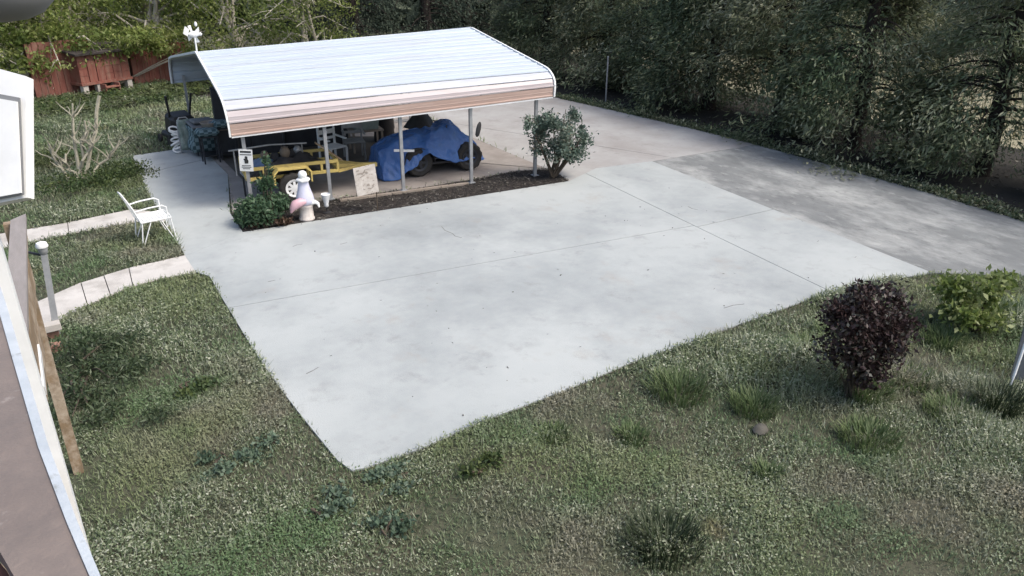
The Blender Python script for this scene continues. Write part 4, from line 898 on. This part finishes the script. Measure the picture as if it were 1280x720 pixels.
for p, k, lab in row:
    loc = at(*p) if isinstance(p, tuple) else Vector((*p, 0)); rz = random.uniform(0, 6.28)
    if not used[k]: base[k].location = loc; base[k].rotation_euler = (0, 0, rz); base[k]['label'] = lab; used[k] = True
    else: dup(base[k], loc, rz, lab, (random.uniform(.92, 1.1), random.uniform(.9, 1.05)))
# low bushy evergreen foliage filling the row at the right
for (wx, wy, s_, lab) in ((17.2, 10.4, 1.0, 'low bushy evergreen at the road border under the trees'), (17.6, 21.9, .9, 'low dark bush behind the driveway corner post'), (17.3, 4.2, 1.1, 'low bush at the right edge beside the road'), (17.7, 13.9, .5, 'small bush between two evergreen trunks right of the first pale gap'), (17.6, 7.2, .55, 'small bush before the rightmost visible evergreen trunk')):
    shrub('border_bush', lab, 'bush', (wx, wy, 0), [(0, 0, .7*s_, 1.1*s_, 1.2*s_, .65*s_, 3), (.2, .3, 1.4*s_, .8*s_, .9*s_, .5*s_, 1.5)], 4200, .13, .055, M['ever'], 9, stem_r=.03, group='bushes under the evergreens')
G_B = 'dark trees behind the carport'
bd = conifer('dark_evergreen_tree', 'dark evergreen close behind the right half of the carport roof', 8.5, 3.2, .5, 15000, M['everdark'], 21, .22, G_B)
bd.location = (13.6, 29.5, 0)
for k, (x, y, lab) in enumerate(((10.8, 30.2, 'dark evergreen behind the middle of the carport roof'), (10.6, 34.5, 'dark evergreen behind the left half of the carport roof, set further back'), (16.4, 31.5, 'dark evergreen set back behind the right carport corner'), (12.4, 35.5, 'dark evergreen of the second row behind the carport'), (20.8, 30.2, 'dark evergreen of the second row beyond the far back corner'), (24.0, 35.5, 'dark evergreen deep in the wood past the back corner'))):
    dup(bd, (x, y, 0), k*1.3, lab, (random.uniform(.9, 1.15), random.uniform(.9, 1.1)))
G_L = 'twiggy pale green trees above the red hutch'
bl0 = broadleaf('twiggy_tree', 'twiggy pale green tree drooping over the red hutch', 5.4, 2.6, .9, 6200, M['decid'], 31, G_L)
bl0.location = (3.4, 32.6, 0)
bl1 = broadleaf('twiggy_tree', 'leafy yellow green tree over the left red fence', 5.0, 2.5, 1.1, 9500, M['decid'], 32, G_L)
bl1.location = (.6, 31.6, 0)
dup(bl0, (6.6, 30.6, 0), 2.1, 'pale limbed twiggy tree behind the left gable of the carport', (.95, .9))
dup(bl0, (8.6, 29.0, 0), 4.0, 'pale twigged tree behind the middle left of the carport roof', (.85, .8))
dup(bl1, (-2.6, 30.6, 0), 1.2, 'leafy yellow green tree at the left edge beside the red fence', (.95, .9))
dup(bl1, (-4.6, 34.5, 0), 3.2, 'leafy tree set back behind the left edge tree', (1.1, 1.1))
dup(bl1, (1.6, 37.0, 0), 5.0, 'leafy tree set back behind the red hutch', (1.15, 1.2))
dup(bl1, (4.8, 38.5, 0), 2.6, 'leafy tree set back behind the twiggy trees', (1.2, 1.2))
shrub('overhanging_bush', 'yellow green leafy mass hanging over the red hutch and fence', 'bush', (1.7, 31.35, -.1), [(-.9, -.9, 1.95, 1.3, .8, .45, 3), (.9, -1.0, 1.85, 1.2, .8, .38, 2.6), (2.3, -.6, 1.7, .9, .7, .5, 2), (-2.1, -1.3, 1.5, .6, .5, .75, 2), (3.2, -.6, 1.2, .7, .5, .5, 1.2)], 5200, .15, .08, M['decid'], 9, stem_r=.025, mst='palebark', up=-.3)
# second row beyond the sunny field
G_F = 'trees beyond the sunny field'
for k, (x, y, lab) in enumerate(((31, 27, 'dark tree beyond the field behind the left sunlit gap'), (33, 19.5, 'dark tree beyond the field behind the middle of the evergreen row'), (35, 12, 'dark tree beyond the field right of the middle evergreens'), (33.5, 3.5, 'dark tree beyond the field by the right edge'), (29, 33, 'dark tree past the field at the back of the wood'), (40, 8, 'distant dark tree behind the pale gap in the evergreens'), (41, 22, 'distant dark tree behind the evergreen row'))):
    c = dup(bd, (x, y, 0), k*.9, lab, (1.1, 1.05)); c['group'] = G_F
# far wood as one mass
def far_wood():
    N = 26000; a = rng.uniform(math.radians(-12), math.radians(112), N); R = rng.uniform(48, 64, N)
    P = np.stack([R*np.cos(a), R*np.sin(a), np.abs(rng.normal(0, 4.2, N))], 1); d, s = frames(N, -.2)
    o = quads('far_wood', leaf_cards(P, d, s, rng.uniform(.8, 1.9, N), rng.uniform(.5, 1.0, N)), rng.random(N), M['everdark'], kind='stuff'); o['label'] = 'far dark wood closing the view'
far_wood()
# ground cover along the border, fallen litter, mulch chips, field stems
def scatter_band(name, lab, pts, N, spread, h, ln, wd, m, mixv=.6):
    pts = np.array([tuple(p)[:2] for p in pts]); seg = np.linalg.norm(np.diff(pts, axis=0), axis=1); cs = np.r_[0, np.cumsum(seg)]
    s = rng.uniform(0, cs[-1], N); x = np.interp(s, cs, pts[:, 0]); y = np.interp(s, cs, pts[:, 1]); x += spread[0]+np.abs(rng.normal(0, spread[1], N)); y += rng.normal(0, .05, N)
    P = np.stack([x, y, rng.random(N)**1.5*h*(.4+.6*np.abs(np.sin(s*2.1)+.4*np.sin(s*5.3)))], 1); d, sd_ = frames(N, .3)
    o = quads(name, leaf_cards(P, d, sd_, ln*rng.uniform(.6, 1.4, N), wd*rng.uniform(.6, 1.4, N)), rng.random(N), m, kind='stuff'); o['label'] = lab
scatter_band('border_ground_cover', 'low ivy and weeds along the edge of the road under the trees', P2([(700, 124), (780, 142), (870, 163)])+HEDGE_EDGE, 12000, (-.06, .28), .20, .075, .045, M['ever'])
def flat_litter(name, lab, poly, N, ln, wd, m, z=.01, hh=.02):
    xs = [p[0] for p in poly]; ys = [p[1] for p in poly]; X = rng.uniform(min(xs), max(xs), N); Y_ = rng.uniform(min(ys), max(ys), N); k = inpoly(X, Y_, poly); X, Y_ = X[k], Y_[k]; n = len(X)
    d, s = frames(n); d[:, 2] *= .25; d /= np.linalg.norm(d, axis=1, keepdims=True); s = np.cross(d, np.array([0, 0, 1.])+.35*rng.normal(size=(n, 3))); s /= np.linalg.norm(s, axis=1, keepdims=True)
    o = quads(name, leaf_cards(np.stack([X, Y_, z+hh*rng.random(n)], 1), d, s, ln*rng.uniform(.5, 1.4, n), wd*rng.uniform(.5, 1.4, n)), rng.random(n)**1.6, m, kind='stuff'); o['label'] = lab
flat_litter('mulch_chips', 'loose bark chips and dry leaves on the mulch bed', BED, 5000, .08, .022, M['litterdark'], .032, .02)
flat_litter('leaf_litter', 'dry leaves and needles under the trees', WOOD, 14000, .10, .05, M['litterdark'], .01, .03)
LEFTB = [tuple(at(*p)[:2]) for p in ((40, 132), (110, 122), (225, 108), (260, 96), (300, 110), (215, 128), (120, 145), (45, 150))]
flat_litter('fallen_leaves', 'ivy and fallen leaves along the foot of the red hutch', LEFTB, 9000, .13, .08, M['weed'], .03, .22)
flat_litter('driveway_debris', 'specks of dry leaf and grit on the driveway', FRONT, 110, .04, .022, M['litterdark'], .032, .004)
# long grass stems in the sunny field gap
N = 2600; X = rng.uniform(21.8, 30, N); Y_ = rng.uniform(2, 24, N); P = np.stack([X, Y_, np.zeros(N)], 1); d = rng.normal(size=(N, 3))*.12+np.array([0, 0, 1.]); d /= np.linalg.norm(d, axis=1, keepdims=True); s = np.cross(d, rng.normal(size=(N, 3))); s /= np.linalg.norm(s, axis=1, keepdims=True)
o = quads('field_stems', leaf_cards(P, d, s, rng.uniform(.3, .8, N), rng.uniform(.03, .06, N)), rng.random(N), M['reed'], kind='stuff'); o['label'] = 'dry grass stems standing in the sunny field'
# thin steel fence post in the border
o = thing('fence_post', 'thin steel fence post standing in the border behind the drive', 'post', at(757, 128))
obj('shaft', MB().tube([(0, 0, -.05), (0, 0, 1.45)], .028, 8), M['galv'], o); obj('cap', MB().lathe([(.035, 1.45), (.035, 1.48), (.01, 1.50)], 8), M['galv'], o)
# neighbours seen through the trees
hb_ = thing('neighbour_house', 'grey neighbouring house glimpsed through the trees at the top right', 'house', (43, 2.0, 0), .15)
obj('wall', MB().box((0, 0, 1.4), (7, 9, 2.8)), M['siding'], hb_)
obj('roof', MB().add([(-4, -5, 2.8), (4, -5, 2.8), (4, 5, 2.8), (-4, 5, 2.8), (0, -5, 4.8), (0, 5, 4.8)], [(0, 1, 4), (1, 2, 5, 4), (2, 3, 5), (3, 0, 4, 5), (0, 3, 2, 1)]), M['gravelgrey'], hb_)
for yy in (-2.5, .5, 3):
    wf = obj('window', MB().box((-3.51, yy, 1.6), (.06, 1.1, 1.2)), M['white'], hb_); obj('pane', MB().box((-3.55, yy, 1.6), (.03, .95, 1.05)), M['glass'], wf)
sh = thing('small_white_shed', 'small pale shed in the field seen above the yellow gap', 'shed', (30.5, 8.6, 0), .3)
obj('wall', MB().box((0, 0, .75), (1.6, 2.2, 1.5)), M['siding'], sh)
obj('roof', MB().add([(-1, -1.25, 1.5), (1, -1.25, 1.5), (1, 1.25, 1.5), (-1, 1.25, 1.5), (0, -1.25, 2.05), (0, 1.25, 2.05)], [(0, 1, 4), (1, 2, 5, 4), (2, 3, 5), (3, 0, 4, 5), (0, 3, 2, 1)]), M['white'], sh)
obj('door', MB().box((-.81, 0, .7), (.03, .8, 1.3)), M['gravelgrey'], sh)
